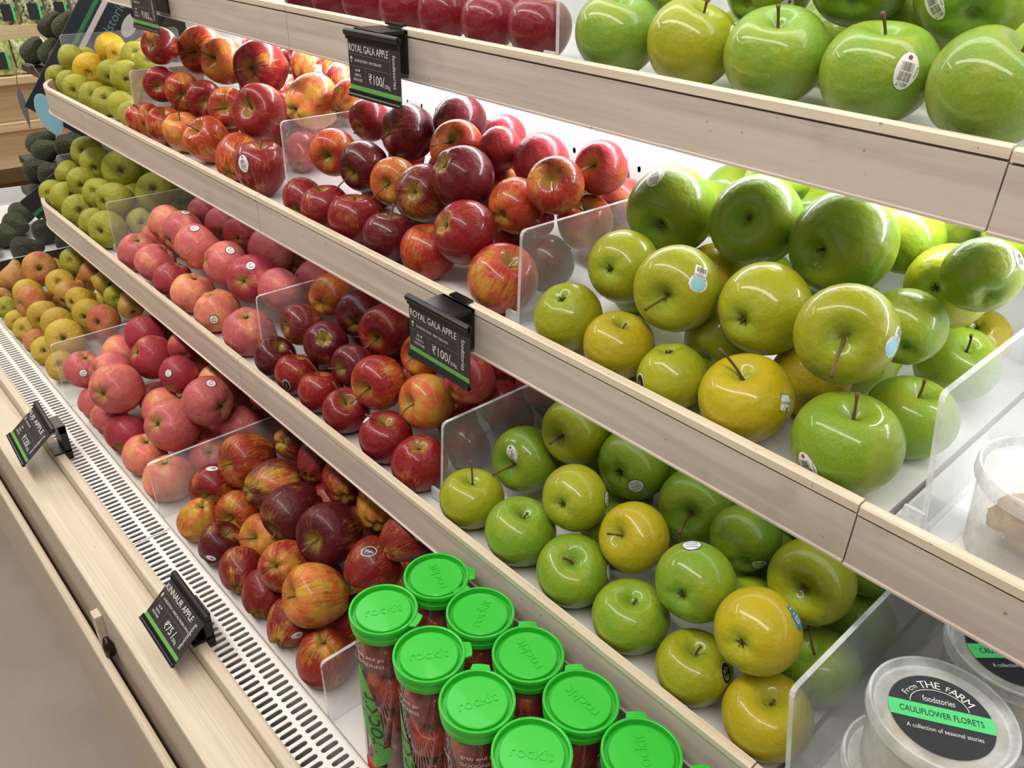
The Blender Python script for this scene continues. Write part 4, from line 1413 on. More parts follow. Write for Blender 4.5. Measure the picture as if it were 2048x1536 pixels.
('A',-1.4933,.805,1.3852,.0307,.152,-.988,.04,'r','h',0,[]),
('A',-1.6477,.6442,1.3853,.0308,.532,.675,-.511,'r','h',0,[]),
('F',-.4487,.8277,1.1261,.0332,.348,-.761,.547,'a','h',0,[]),
('F',-.5197,.8861,1.1263,.0334,.855,-.423,.301,'a','h',0,[]),
('F',-.3316,.8262,1.1262,.0333,.756,.35,.553,'a','h',0,[]),
('F',-.3319,.758,1.1264,.0335,-.526,-.439,-.729,'a','h',0,[]),
('F',-.5326,.6962,1.1271,.0343,.671,.191,-.717,'a','h',0,[]),
('F',-.5255,.7769,1.1273,.0345,.023,-.023,-.999,'a','h',0,[]),
('F',-.3881,.8831,1.1262,.0333,-.471,-.324,.821,'a','h',0,[]),
('F',-.4134,.7643,1.1275,.0347,-.841,.474,-.263,'a','h',0,[]),
('F',-.2715,.7204,1.128,.0352,-.975,-.212,.059,'a','h',0,[]),
('F',-.459,.7917,1.186,.0357,.015,-.051,-.999,'a','h',0,[]),
('F',-.2423,.8382,1.1807,.0334,.567,-.28,-.775,'a','h',0,[]),
('F',-.364,.7886,1.1805,.0342,.848,-.424,.317,'a','h',0,[]),
('F',-.5329,.8104,1.1955,.035,-.078,.809,.583,'a','h',0,[]),
('F',-.3596,.8403,1.2322,.0366,.213,.836,-.506,'a','h',0,[]),
('F',-.2249,.8794,1.2443,.0344,.634,.441,-.635,'a','h',0,[]),
('F',-.1978,.8092,1.2524,.0362,.144,.641,.754,'a','h',0,[]),
('F',-.4323,.7784,1.2584,.0352,.75,-.172,-.638,'a','h',0,[]),
('J',-.2058,.8111,.8792,.0347,.004,-.497,-.868,'a','h',0,[]),
('J',-.342,.8221,.8792,.0347,-.274,.96,.049,'a','h',0,[]),
('J',-.5252,.7524,.88,.0355,-.677,-.344,-.65,'a','h',0,[]),
('J',-.3906,.7031,.8794,.0349,.349,-.513,.784,'a','h',0,[]),
('J',-.4816,.6512,.8798,.0354,.016,-.944,-.329,'a','h',0,[]),
('J',-.5937,.8267,.8794,.0349,-.87,-.013,.492,'a','h',0,[]),
('J',-.3952,.8813,.8796,.0351,-.211,.963,.171,'a','h',0,[]),
('J',-.5058,.8387,.8796,.0351,-.53,.563,-.634,'a','h',0,[]),
('J',-.554,.6487,.88,.0355,.347,.541,.766,'a','h',0,[]),
('J',-.2632,.858,.8815,.0371,.796,-.592,.128,'a','h',0,[]),
('J',-.4483,.5829,.8799,.0354,.681,.502,-.534,'a','h',0,[]),
('J',-.402,.7745,.8793,.0348,-.553,-.794,.251,'a','h',0,[]),
('J',-.6016,.7248,.8801,.0357,.165,-.964,.208,'a','h',0,[]),
('J',-.4391,.8268,.9136,.0348,.236,-.055,.97,'a','h',0,[]),
('J',-.464,.7216,.9122,.0365,.138,-.206,.969,'a','h',0,[]),
('J',-.1965,.8806,.917,.0358,-.229,.972,.053,'a','h',0,[]),
('J',-.2635,.7893,.9232,.0349,.89,-.238,.389,'a','h',0,[]),
('J',-.5559,.8544,.9361,.0347,.766,-.611,.197,'a','h',0,[]),
('J',-.3102,.8489,.9394,.0364,.493,.697,.521,'a','h',0,[]),
('J',-.3845,.7406,.9403,.0352,-.102,.521,.847,'a','h',0,[]),
('E',-.9856,.7419,1.1236,.0305,-.264,-.946,-.187,'r','h',0,[]),
('E',-.7973,.8718,1.1236,.0305,.723,-.282,.631,'r','h',0,[]),
('E',-.9114,.8122,1.1246,.0315,.5,-.513,-.697,'r','h',0,[]),
('E',-.8847,.7175,1.1241,.031,.832,.107,.545,'r','h',0,[]),
('E',-.9431,.6874,1.1238,.0307,.734,.666,.136,'r','h',0,[]),
('E',-1.0147,.8402,1.1242,.0311,-.438,-.632,-.64,'r','h',0,[]),
('E',-.7477,.8254,1.1243,.0312,-.184,-.146,-.972,'r','h',0,[]),
('E',-.7774,.7643,1.1236,.0305,-.295,-.838,.459,'r','h',0,[]),
('E',-.8631,.8768,1.1238,.0307,-.898,.201,.391,'r','h',0,[]),
('E',-.9633,.88,1.1242,.0311,.901,-.137,-.411,'r','h',0,[]),
('E',-1.0237,.6814,1.1255,.0326,-.668,-.739,.091,'r','h',0,[]),
('E',-.8374,.7837,1.1241,.031,-.596,-.544,-.59,'r','h',0,[]),
('E',-.7906,.6616,1.1246,.0315,-.624,.701,.345,'r','h',0,[]),
('E',-.6876,.8619,1.1252,.0322,-.37,-.131,.92,'r','h',0,[]),
('E',-1.0425,.7443,1.1556,.0316,.459,.858,-.231,'r','h',0,[]),
('E',-.933,.7419,1.1654,.031,.087,-.716,-.693,'r','h',0,[]),
('E',-.7379,.7752,1.1723,.0306,.937,-.253,-.242,'r','h',0,[]),
('E',-1.0192,.888,1.1694,.0314,.009,-.07,-.997,'r','h',0,[]),
('E',-.9724,.8046,1.1629,.0332,-.994,.103,.034,'r','h',0,[]),
('E',-.7399,.8668,1.1751,.0319,.623,-.687,-.375,'r','h',0,[]),
('D',-1.5153,.7552,1.1239,.0307,-.145,.212,.966,'ro','h',0,[]),
('D',-1.329,.7277,1.1243,.0312,.2,.772,.604,'ro','h',0,[]),
('D',-1.5954,.7834,1.124,.0309,.33,.157,-.931,'ro','h',0,[]),
('D',-1.5151,.8857,1.1244,.0314,.78,-.492,.387,'ro','h',0,[]),
('D',-1.5212,.6622,1.1242,.0312,-.222,.966,-.128,'ro','h',0,[]),
('D',-1.4449,.7243,1.1237,.0305,-.225,-.905,.361,'ro','h',0,[]),
('D',-1.6109,.8522,1.124,.0309,-.091,.28,-.956,'ro','h',0,[]),
('D',-1.465,.8343,1.1243,.0312,.975,.005,-.222,'ro','h',0,[]),
('D',-1.4121,.7847,1.1239,.0308,-.658,-.752,-.047,'ro','h',0,[]),
('D',-1.6148,.6377,1.1253,.0323,-.602,.678,.422,'ro','h',0,[]),
('D',-1.5975,.7036,1.1245,.0315,-.559,-.825,-.088,'ro','h',0,[]),
('D',-1.3824,.6804,1.1247,.0317,.742,.386,.547,'ro','h',0,[]),
('D',-1.5421,.8216,1.1253,.0323,-.072,.297,.952,'ro','h',0,[]),
('D',-1.3657,.7699,1.1651,.0306,.399,-.901,-.174,'ro','h',0,[]),
('D',-1.5572,.762,1.1761,.0328,-.225,.664,-.713,'ro','h',0,[]),
('D',-1.4491,.7932,1.1775,.0326,-.516,.818,.254,'ro','h',0,[]),
('D',-1.3553,.7038,1.1804,.032,.958,.153,-.243,'ro','h',0,[]),
('D',-1.2951,.7295,1.1919,.0308,.006,.751,-.661,'ro','h',0,[]),
('D',-1.488,.7372,1.1806,.0332,.241,-.853,-.463,'ro','h',0,[]),
('D',-1.391,.8262,1.1895,.0326,-.028,.837,.546,'ro','h',0,[]),
('C',-2.0314,.7315,1.1195,.026,.113,.706,-.699,'a','h',0,[]),
('C',-2.0093,.6575,1.1195,.026,.21,-.669,.713,'a','h',0,[]),
('C',-2.1064,.753,1.1201,.0267,.985,.105,-.138,'a','h',0,[]),
('C',-2.1127,.674,1.12,.0265,-.56,-.372,-.74,'a','h',0,[]),
('C',-1.9562,.6644,1.1197,.0262,.051,-.09,.995,'a','h',0,[]),
('C',-1.8926,.6278,1.1199,.0264,-.392,-.009,-.92,'a','h',0,[]),
('C',-2.0738,.6825,1.1598,.0276,-.741,-.539,.401,'a','h',0,[]),
('C',-2.1174,.7233,1.1655,.0274,.466,-.337,.818,'a','h',0,[]),
('G',-1.8497,.8433,.876,.0312,.069,.224,-.972,'a','h',0,[]),
('G',-1.8754,.7172,.8758,.031,.86,-.165,-.482,'a','h',0,[]),
('G',-2.026,.8323,.876,.0312,-.025,-.764,-.645,'a','h',0,[]),
('G',-1.9626,.7421,.8764,.0316,.202,-.836,.51,'a','h',0,[]),
('G',-2.0606,.7464,.8761,.0313,.247,-.596,-.764,'a','h',0,[]),
('G',-1.9927,.6371,.8758,.031,-.884,.206,-.419,'a','h',0,[]),
('G',-1.7869,.788,.8764,.0316,.509,.856,-.096,'a','h',0,[]),
('G',-1.9246,.6618,.8777,.0331,.865,.494,.088,'a','h',0,[]),
('G',-1.9579,.8159,.8759,.0311,.32,.917,.239,'a','h',0,[]),
('G',-1.9068,.8853,.878,.0334,-.909,.218,.355,'a','h',0,[]),
('G',-2.065,.6272,.8783,.0337,.009,.098,-.995,'a','h',0,[]),
('G',-1.9552,.5831,.8771,.0324,.861,.507,.041,'a','h',0,[]),
('G',-1.7838,.8788,.8777,.0331,.098,-.99,-.1,'a','h',0,[]),
('G',-1.8609,.7804,.876,.0312,-.177,.918,-.355,'a','h',0,[]),
('G',-1.9896,.8877,.8759,.0311,-.732,-.513,-.448,'a','h',0,[]),
('G',-2.0556,.688,.9205,.0335,.131,-.891,-.434,'a','h',0,[]),
('G',-1.9098,.7625,.9154,.0309,-.712,.028,-.702,'a','h',0,[]),
('G',-2.0113,.7732,.9202,.0335,-.569,.783,.252,'a','h',0,[]),
('G',-1.9087,.8294,.9216,.0334,-.365,.482,-.797,'a','h',0,[]),
('G',-1.9881,.8415,.9318,.0332,.91,.238,-.339,'a','h',0,[]),
('H',-1.1482,.8193,.88,.0356,.686,-.637,-.352,'a','h',0,[]),
('H',-1.3101,.8321,.8807,.0363,.318,.177,.931,'a','h',0,[]),
('H',-1.5455,.767,.8802,.0358,.527,-.26,.809,'a','h',0,[]),
('H',-1.421,.694,.8804,.036,.06,-.804,.591,'a','h',0,[]),
('H',-1.281,.7468,.8811,.0367,.643,.307,-.702,'a','h',0,[]),
('H',-1.6796,.8591,.8804,.036,-.291,.518,-.804,'a','h',0,[]),
('H',-1.6329,.6568,.8811,.0367,-.248,-.934,.257,'a','h',0,[]),
('H',-1.3749,.7767,.8813,.037,.125,.966,.224,'a','h',0,[]),
('H',-1.6614,.7523,.8807,.0363,.642,.138,.754,'a','h',0,[]),
('H',-1.4068,.6126,.8803,.0359,-.438,.701,.563,'a','h',0,[]),
('H',-1.2296,.8659,.8801,.0356,-.122,.271,-.955,'a','h',0,[]),
('H',-1.5477,.6204,.8821,.0379,.84,.265,.473,'a','h',0,[]),
('H',-1.4301,.8557,.8811,.0367,.563,.707,-.428,'a','h',0,[]),
('H',-1.5394,.8607,.8824,.0381,-.238,.774,.587,'a','h',0,[]),
('H',-1.3111,.626,.8804,.036,-.506,.728,-.463,'a','h',0,[]),
('H',-1.2019,.7568,.8816,.0373,.337,-.412,-.847,'a','h',0,[]),
('H',-1.6792,.567,.8833,.0392,.072,.646,-.76,'a','h',0,[]),
('H',-1.4652,.783,.882,.0377,.318,.081,.944,'a','h',0,[]),
('H',-1.6096,.8119,.8801,.0357,.753,.37,-.544,'a','h',0,[]),
('H',-1.5143,.694,.8833,.0391,.317,-.916,-.247,'a','h',0,[]),
('I',-.6973,.7433,.8748,.0299,.14,-.883,-.447,'r','h',0,[]),
('I',-.8973,.8275,.875,.0302,-.361,-.236,.902,'r','h',0,[]),
('I',-.9776,.665,.8747,.0298,.51,-.587,.629,'r','h',0,[]),
('I',-.8755,.7065,.8758,.031,.165,.542,.824,'r','h',0,[]),
('I',-1.0275,.781,.8759,.0311,-.734,.607,-.305,'r','h',0,[]),
('I',-1.0483,.6555,.8756,.0308,-.636,-.726,-.263,'r','h',0,[]),
('I',-.7724,.8353,.876,.0312,.042,-.83,.557,'r','h',0,[]),
('I',-.8036,.6673,.8748,.0299,.408,-.829,.384,'r','h',0,[]),
('I',-.73,.8853,.8755,.0307,-.972,.227,.06,'r','h',0,[]),
('I',-.7711,.771,.8753,.0305,.083,-.272,.959,'r','h',0,[]),
('I',-.9371,.5708,.8749,.03,.857,-.497,-.137,'r','h',0,[]),
('I',-1.0383,.5726,.8758,.031,.102,.116,.988,'r','h',0,[]),
('I',-.7038,.8209,.8748,.03,.398,-.715,-.574,'r','h',0,[]),
('I',-.9215,.7519,.8767,.032,-.862,-.086,-.5,'r','h',0,[]),
('I',-.971,.8753,.8772,.0325,.668,-.283,.689,'r','h',0,[]),
('I',-.9077,.628,.8752,.0303,-.749,.465,-.472,'r','h',0,[]),
('I',-.8471,.8674,.8757,.0308,-.448,-.824,.347,'r','h',0,[]),
('I',-.963,.8089,.8761,.0313,.681,.61,.404,'r','h',0,[]),
('I',-1.0518,.8483,.8754,.0306,-.795,-.287,-.535,'r','h',0,[]),
('I',-1.0565,.7196,.8751,.0303,-.971,-.234,-.044,'r','h',0,[]),
('L',-1.5689,.5877,.6324,.0352,.65,.75,-.122,'a','h',0,[]),
('L',-1.3938,.7003,.6326,.0354,.827,.528,.191,'a','h',0,[]),
('L',-1.4796,.6912,.6325,.0353,-.616,-.089,-.783,'a','h',0,[]),
('L',-1.4581,.5938,.6324,.0352,.888,.168,-.429,'a','h',0,[]),
('L',-1.5227,.7543,.6324,.0353,-.083,.76,-.644,'a','h',0,[]),
('L',-1.3428,.557,.6326,.0354,.377,-.433,-.819,'a','h',0,[]),
('L',-1.2419,.6532,.6331,.036,-.408,-.518,-.752,'a','h',0,[]),
('L',-1.5519,.8276,.6331,.0359,-.777,.528,-.342,'a','h',0,[]),
('L',-1.4943,.8729,.6328,.0356,-.034,.865,-.501,'a','h',0,[]),
('L',-1.3368,.7804,.6322,.035,-.086,.782,.618,'a','h',0,[]),
('L',-1.5766,.5119,.6336,.0365,-.541,.837,.083,'a','h',0,[]),
('L',-1.4817,.4331,.6327,.0356,.522,.071,.85,'a','h',0,[]),
('L',-1.3214,.6538,.6331,.036,-.618,-.62,.483,'a','h',0,[]),
('L',-1.2472,.757,.6337,.0366,-.937,-.289,.196,'a','h',0,[]),
('L',-1.4371,.7804,.6343,.0373,-.529,.397,-.75,'a','h',0,[]),
('L',-1.3018,.8756,.6331,.036,-.176,.907,-.382,'a','h',0,[]),
('L',-1.3886,.8417,.6337,.0367,-.774,.037,-.632,'a','h',0,[]),
('L',-1.5528,.6661,.6337,.0366,-.585,.427,.69,'a','h',0,[]),
('L',-1.4908,.5197,.6336,.0365,-.697,.528,.485,'a','h',0,[]),
('L',-1.2246,.8476,.6327,.0356,.073,-.486,.871,'a','h',0,[]),
('M',-.6966,.594,.6299,.0325,-.59,-.069,.804,'ro','h',0,[]),
('M',-1.0459,.5717,.6299,.0325,.369,.654,-.66,'ro','h',0,[]),
('M',-.7973,.5037,.63,.0327,-.433,.469,-.77,'ro','h',0,[]),
('M',-1.0457,.7421,.63,.0326,-.337,-.716,.611,'ro','h',0,[]),
('M',-1.1238,.6503,.6304,.033,.099,.99,-.102,'ro','h',0,[]),
('M',-.8023,.6721,.63,.0326,.812,-.469,.347,'ro','h',0,[]),
('M',-.9783,.754,.6302,.0329,.249,-.027,.968,'ro','h',0,[]),
('M',-.973,.6517,.6299,.0325,.678,.726,.117,'ro','h',0,[]),
('M',-.9105,.5275,.63,.0326,-.067,.263,.962,'ro','h',0,[]),
('M',-.7205,.7884,.6302,.0329,.731,.378,.568,'ro','h',0,[]),
('M',-1.1243,.4629,.6305,.0332,-.672,.524,.523,'ro','h',0,[]),
('M',-.9029,.6266,.631,.0337,-.499,.866,-.016,'ro','h',0,[]),
('M',-.8725,.807,.6314,.0341,.831,.061,-.553,'ro','h',0,[]),
('M',-1.1156,.5649,.6311,.0338,-.094,-.618,.78,'ro','h',0,[]),
('M',-.9591,.8199,.6304,.033,-.959,.157,-.236,'ro','h',0,[]),
('M',-.8889,.7286,.6309,.0336,.9,-.298,-.318,'ro','h',0,[]),
('M',-.8042,.7673,.6308,.0334,-.025,.974,.225,'ro','h',0,[]),
('M',-1.0726,.8399,.6319,.0347,.474,.248,.845,'ro','h',0,[]),
('M',-.7777,.8327,.6307,.0333,.637,.687,-.349,'ro','h',0,[]),
('M',-.8519,.4168,.632,.0348,-.315,-.786,.532,'ro','h',0,[]),
('K',-1.8034,.6249,.6257,.0279,.997,-.053,-.063,'b','h',0,[]),
('K',-1.988,.831,.6259,.0282,-.698,.691,.186,'b','h',0,[]),
('K',-1.7536,.6937,.6262,.0285,.519,.778,-.355,'b','h',0,[]),
('K',-1.9881,.6371,.6258,.028,.61,.692,.387,'b','h',0,[]),
('K',-1.8341,.8285,.6257,.0279,-.39,-.781,-.488,'b','h',0,[]),
('K',-1.6701,.7768,.6259,.0281,-.681,-.715,.16,'b','h',0,[]),
('K',-1.9373,.8758,.6257,.028,.19,.025,.981,'b','h',0,[]),
('K',-1.8296,.6859,.6259,.0282,-.207,.522,.828,'b','h',0,[]),
('K',-1.9196,.704,.6266,.0289,-.172,.908,.383,'b','h',0,[]),
('K',-1.7295,.8385,.6261,.0284,-.085,-.441,.894,'b','h',0,[]),
('K',-1.9141,.4412,.6263,.0286,-.52,.854,.024,'b','h',0,[]),
('K',-2.1101,.8262,.6268,.0291,.427,-.428,.796,'b','h',0,[]),
('K',-2.1269,.5052,.6265,.0288,.541,-.373,-.754,'b','h',0,[]),
('K',-2.1221,.6813,.6259,.0282,-.782,.623,.011,'b','h',0,[]),
('K',-1.8224,.7597,.627,.0294,.969,.038,-.243,'b','h',0,[]),
('K',-2.0867,.6021,.6262,.0285,-.049,.845,.532,'b','h',0,[]),
('K',-2.1448,.6203,.6263,.0286,-.349,.3,.888,'b','h',0,[]),
('K',-2.098,.7553,.6262,.0285,-.679,.45,-.58,'b','h',0,[]),
('K',-1.7884,.8826,.6261,.0284,-.429,.502,-.751,'b','h',0,[]),
('K',-2.0973,.4443,.6274,.0298,-.278,.356,-.892,'b','h',0,[])]

GREEN = dict(a=(112, 144, 30), g=(114, 148, 42), y=(144, 148, 18), yy=(176, 154, 14), d=(106, 142, 32))
RED = dict(a=((120, 20, 30), 1.05), r=((136, 27, 30), 0.86), m=((92, 16, 26), 0.98), o=((172, 56, 28), 0.68), ro=((158, 38, 28), 0.72), ry=((154, 32, 30), 0.58),
           yo=((184, 64, 26), 0.42), mo=((104, 28, 26), 0.70), p=((172, 56, 64), 0.80))
FUJI = dict(a=((194, 98, 97), 0.75), d=((162, 56, 66), 0.86), y=((202, 114, 98), 0.43))
PEARG = dict(a=((150, 152, 44), 1.0), y=((206, 164, 36), 1.0))
PEARY = dict(a=((192, 164, 56), 0.85), b=((184, 140, 76), 0.45), g=((158, 158, 46), 1.0), r=((188, 128, 72), 0.05))
KIND = dict(A='gala', B='granny', C='roundpear', D='striped', E='gala', F='granny', G='roundpear', H='fuji', I='gala', J='granny', K='longpear', L='fuji', M='kinnaur')
CW = {'granny': dict(a='green', g='bright green', y='yellowish green', yy='yellow', d='grass green'),
      'fuji': dict(a='pink', d='dark pink', y='pink and yellow'),
      'roundpear': dict(a='green', y='golden yellow'), 'longpear': dict(a='yellow', b='brownish yellow', g='greenish', r='red-blushed')}
REDW = dict(a='red', r='red', m='maroon', o='orange-red', ro='red-orange', ry='red and yellow', yo='yellow-orange', mo='maroon and yellow', p='pinkish red')
PLACE = dict(A='red row, top shelf', B='green row, top shelf', C='pear bin, second shelf', D='striped heap, second shelf', E='dark red heap, second shelf', F='green heap, second shelf',
             G='pear bin, third shelf', H='pink heap, third shelf', I='dark red heap, third shelf', J='green heap, third shelf', K='pear bin, bottom deck', L='pink heap, bottom deck', M='brownish red heap, bottom deck')
STW = dict(bar='oval barcode sticker', girl='blue and white sticker', blk='small black sticker', app='green-edged sticker', gs='round blue-edged sticker', blu='teal sticker', sok='black SO sticker',
           fj='round red-print sticker', wht='small white sticker', red='white RED sticker', ovl='white oval sticker', mel='black Melodi sticker')
LEVEL = dict(A=1, B=1, C=2, D=2, E=2, F=2, G=3, H=3, I=3, J=3, K=4, L=4, M=4)
TWINS = {}
rnd = random.Random(3)
for i, (b_, x, y, z, R, ax, ay, az, colr, fl, stem, stk) in enumerate(FRUIT):
    kind = KIND[b_]
    pear = kind in ('roundpear', 'longpear')
    var = i % 4
    nm = 'pear' if pear else 'apple'
    o = put(nm, BODY[kind, var])
    Rm = basis((ax, ay, az))
    if pear:
        R *= 1.0
    wz = Rm.transposed() @ Vector((0, 0, 1))
    low = min(v.co.dot(wz) for v in BODY[kind, var].vertices) * R
    wy = Rm.transposed() @ Vector((0, 1, 0))
    fr = min(v.co.dot(wy) for v in BODY[kind, var].vertices) * R
    lv_ = LEVEL[b_]
    z = max(z, SURF[lv_] + 0.0004 - low)
    if fl[0] in 'fh' and z + low < SURF[lv_] + 0.012:
        z = SURF[lv_] + 0.0004 - low
    y = max(y, (YS[lv_] + 0.0065 if lv_ < 4 else 0.3035) - fr)
    o.matrix_world = Matrix.Translation((x, y, z)) @ Rm.to_4x4() @ Matrix.Scale(R, 4)
    if kind == 'granny':
        c = lin(*GREEN[colr])[:3] + (1.0,)
    elif pear:
        cc, al = (PEARG if kind == 'roundpear' else PEARY)[colr]
        c = lin(*cc)[:3] + (al,)
    else:
        cc, al = (FUJI if kind == 'fuji' else RED)[colr if colr in (FUJI if kind == 'fuji' else RED) else 'a']
        if kind in ('striped', 'kinnaur'):
            al -= 0.08
        c = lin(*cc)[:3] + (al,)
    if kind == 'kinnaur':
        c = (c[0] * 0.86, c[1] * 1.25, c[2] * 0.95, c[3])
    j = rnd.uniform(0.9, 1.1)
    o.color = (c[0] * j, c[1] * j, c[2] * j, c[3])
    pale = (b_ == 'E' and colr == 'ry')
    if stem:
        put('stem', stem_mesh(kind, tuple(stem), pale), o)
    elif pear and 'c' not in fl and fl != 'h':
        put('stem', stem_mesh(kind, (0.1, 0.0, 1.45 if kind == 'longpear' else 1.22)), o)
    if 'c' in fl:
        put('calyx', CAL[kind], o)
    for (t_, nx, ny, nz) in stk:
        add_sticker(t_, SHAPES[kind, var], Rm, (nx, ny, nz), o, rnd)
    word = CW[kind][colr] if kind in CW else REDW[colr]
    bits = []
    if stk:
        bits.append('with ' + STW[stk[0][0]])
    elif fl == 'h':
        bits.append('lying deep')
    elif fl[0] == 'b':
        bits.append('half buried')
    elif pear:
        bits.append('showing its calyx' if 'c' in fl else ('with stem' if stem else 'lying sideways'))
    elif stem and max(abs(stem[0]), abs(stem[1])) > 0.45:
        bits.append('with long bent stem')
    elif stem:
        bits.append('with short stem')
    else:
        bits.append('showing its hollow end' if 'c' in fl else 'lying on its side')
    size = 'front ' if (fl[0] == 'f' and b_ not in 'AB') else ''
    size += 'large ' if (R > 0.0415 and kind == 'granny') else ''
    lab = (size + word + ' ' + nm + ' ' + ' '.join(bits) + ', ' + PLACE[b_]).strip()
    if fl[0] not in 'hb':
        TWINS.setdefault(lab, []).append((x, o))
    tag(o, lab, nm, (nm + 's of the ' + PLACE[b_].replace(',', ' on the')))
ORD = ('first', 'second', 'third', 'fourth', 'fifth', 'sixth', 'seventh', 'eighth')
for lab, lst in TWINS.items():
    if 1 < len(lst) <= 8:
        for k, (x, o) in enumerate(sorted(lst, key=lambda p: p[0])):
            t_ = lab + ', ' + ORD[k] + ' from avocado end'
            if len(t_.replace('-', ' ').split()) <= 16:
                o['label'] = t_

# ------------------------------------------------------------------ price tags
def price_tag(tl, xdir, down, W, H, title, place, price, unit, label, clip):
    X = Vector(xdir).normalized()
    Y = -Vector(down).normalized()
    Y = (Y - X * Y.dot(X)).normalized()
    Z = X.cross(Y)
    root = empty('price_tag')
    mw = Matrix((X, Y, Z)).transposed().to_4x4()
    mw.translation = Vector(tl)
    root.matrix_world = mw
    tag(root, label, 'price tag')
    q = MB()
    q.box(0.0008, W - 0.0008, -H + 0.004, -0.002, -0.0012, 0.0)
    card = q.obj('card', 'card', root)
    q = MB()
    q.sweep([(0, 0, 0, -1), (W, 0, 0, -1)], [(-0.0025, 0.0), (0.0, 0.0035), (0.0035, 0.0035), (0.0035, -0.0), (0.0, -0.0)])
    q = MB()
    q.tube([(0, -0.004, 0.001), (W, -0.004, 0.001)], 0.0042, 12)
    q.box(0.0, W, -0.0115, -0.002, 0.0, 0.0022)
    q.obj('top_bar', 'black', root)
    q = MB()
    q.box(0.0, W, -H, -H + 0.0075, 0.0, 0.0022)
    q.tube([(0, -H + 0.001, 0.0008), (W, -H + 0.001, 0.0008)], 0.0028, 10)
    q.obj('bottom_bar', 'black', root)
    q = MB()
    q.box(0.0008, W - 0.0008, -H + 0.0075, -H + 0.0125, 0.0, 0.0004)
    q.obj('green_band', 'cardgreen', card)
    q = MB()

    def put2(vs, fs, m, lift=0.0005):
        q.add([(x, y, lift) for x, y in vs], fs, m)

    def txt(s, size, x, y, a=0.0, mat='print', sq=1.0, align='CENTER', fit=None):
        vs, fs = text2d(s, size, sq, align)
        if fit and vs:
            w = max(v[0] for v in vs) - min(v[0] for v in vs)
            k = fit / w
            vs = [(v[0] * k, v[1]) for v in vs]
        put2(rot2(vs, a, x, y), fs, mat)

    u, v = W / 0.105, H / 0.075
    txt(title, 0.0115 * v, 0.0435 * u, -0.0205 * v, fit=0.080 * u)
    for (x, y, w, h) in ((0.0435 * u, -0.0275 * v, 0.086 * u, 0.0003), (0.0435 * u, -0.0405 * v, 0.086 * u, 0.0003), (0.0865 * u, -0.036 * v, 0.0003, 0.050 * v), (0.036 * u, -0.051 * v, 0.0003, 0.020 * v)):
        put2(*rect2(x, y, w, h), 'printgrey')
    txt(place, 0.0042 * v, 0.014 * u, -0.034 * v, sq=0.85, align='LEFT')
    n = 12
    drop = [(0.0024 * math.cos(2 * math.pi * k / n) + 0.0075 * u, 0.0024 * math.sin(2 * math.pi * k / n) - 0.0325 * v) for k in range(n)]
    put2(drop, [tuple(range(n))], 'pin')
    put2([(0.0055 * u, -0.0335 * v), (0.0095 * u, -0.0335 * v), (0.0075 * u, -0.0378 * v)], [(0, 2, 1)], 'pin')
    for k, s in enumerate(('WE', 'THEM IN', 'SMOOTHIES')):
        txt(s, 0.0044 * v, (0.0165 if k == 0 else 0.0185) * u, (-0.0452 - 0.0052 * k) * v, sq=0.8)
    hx, hy = 0.0225 * u, -0.0450 * v
    put2([(hx - 0.0018, hy + 0.0008), (hx - 0.0009, hy + 0.0016), (hx, hy + 0.0008), (hx + 0.0009, hy + 0.0016), (hx + 0.0018, hy + 0.0008), (hx, hy - 0.0018)], [(0, 5, 2, 1), (2, 5, 4, 3)], 'print')
    txt(price, 0.0150 * v, 0.0555 * u, -0.0515 * v, fit=(0.027 if len(price) > 3 else 0.020) * u)
    txt('/', 0.017 * v, 0.0715 * u, -0.0515 * v)
    txt(unit, 0.0058 * v, 0.0785 * u, -0.0555 * v)
    txt('foodstories', 0.0088 * v, 0.0945 * u, -0.038 * v, -math.pi / 2, fit=0.036 * u)
    q.obj('lettering', None, card)
    # clip that holds the card to its rail
    q = MB()
    for (a, b_, c) in clip:
        mi = root.matrix_world.inverted()
        lo, hi = Vector(a), Vector(b_)
        vs = [mi @ Vector((x, y, z)) for x in (lo.x, hi.x) for y in (lo.y, hi.y) for z in (lo.z, hi.z)]
        q.add(vs, [(0, 1, 3, 2), (4, 6, 7, 5), (0, 4, 5, 1), (2, 3, 7, 6), (0, 2, 6, 4), (1, 5, 7, 3)])
    q.obj('clip', 'black', root)
    return root


def rail_clip(x, lv):
    y, z = YS[lv], ZS[lv]
    return [((x + 0.016, y - 0.040, z - 0.006), (x + 0.070, y - 0.0035, z - 0.0025), 0), ((x + 0.018, y - 0.007, z - 0.050), (x + 0.070, y - 0.0032, z - 0.0025), 0),
            ((x + 0.03, y - 0.006, z + 0.0004), (x + 0.06, y + 0.004, z + 0.0026), 0)]


price_tag((-0.894, 0.559, 1.3705), (1, 0, 0.01), (0.02, 0.0, -1), 0.105, 0.075, 'ROYAL GALA APPLE', 'SOURCED FROM - NEW ZEALAND', '₹100', '250g',
          'black price tag reading ROYAL GALA APPLE on the top shelf rail', rail_clip(-0.894, 1))
price_tag((-0.681, 0.481, 1.1285), (1, 0, 0.0), (-0.01, 0.0, -1), 0.106, 0.076, 'ROYAL GALA APPLE', 'SOURCED FROM - NEW ZEALAND', '₹100', '250g',
          'black price tag reading ROYAL GALA APPLE on the second shelf rail', rail_clip(-0.681, 2))
price_tag((-1.571, 0.559, 1.3745), (1, 0, 0.008), (0.02, 0.0, -1), 0.106, 0.075, 'RED DELICIOUS APPLE', 'SOURCED FROM -', '₹105', '250g',
          'black price tag reading RED DELICIOUS APPLE on the top shelf rail', rail_clip(-1.571, 1))


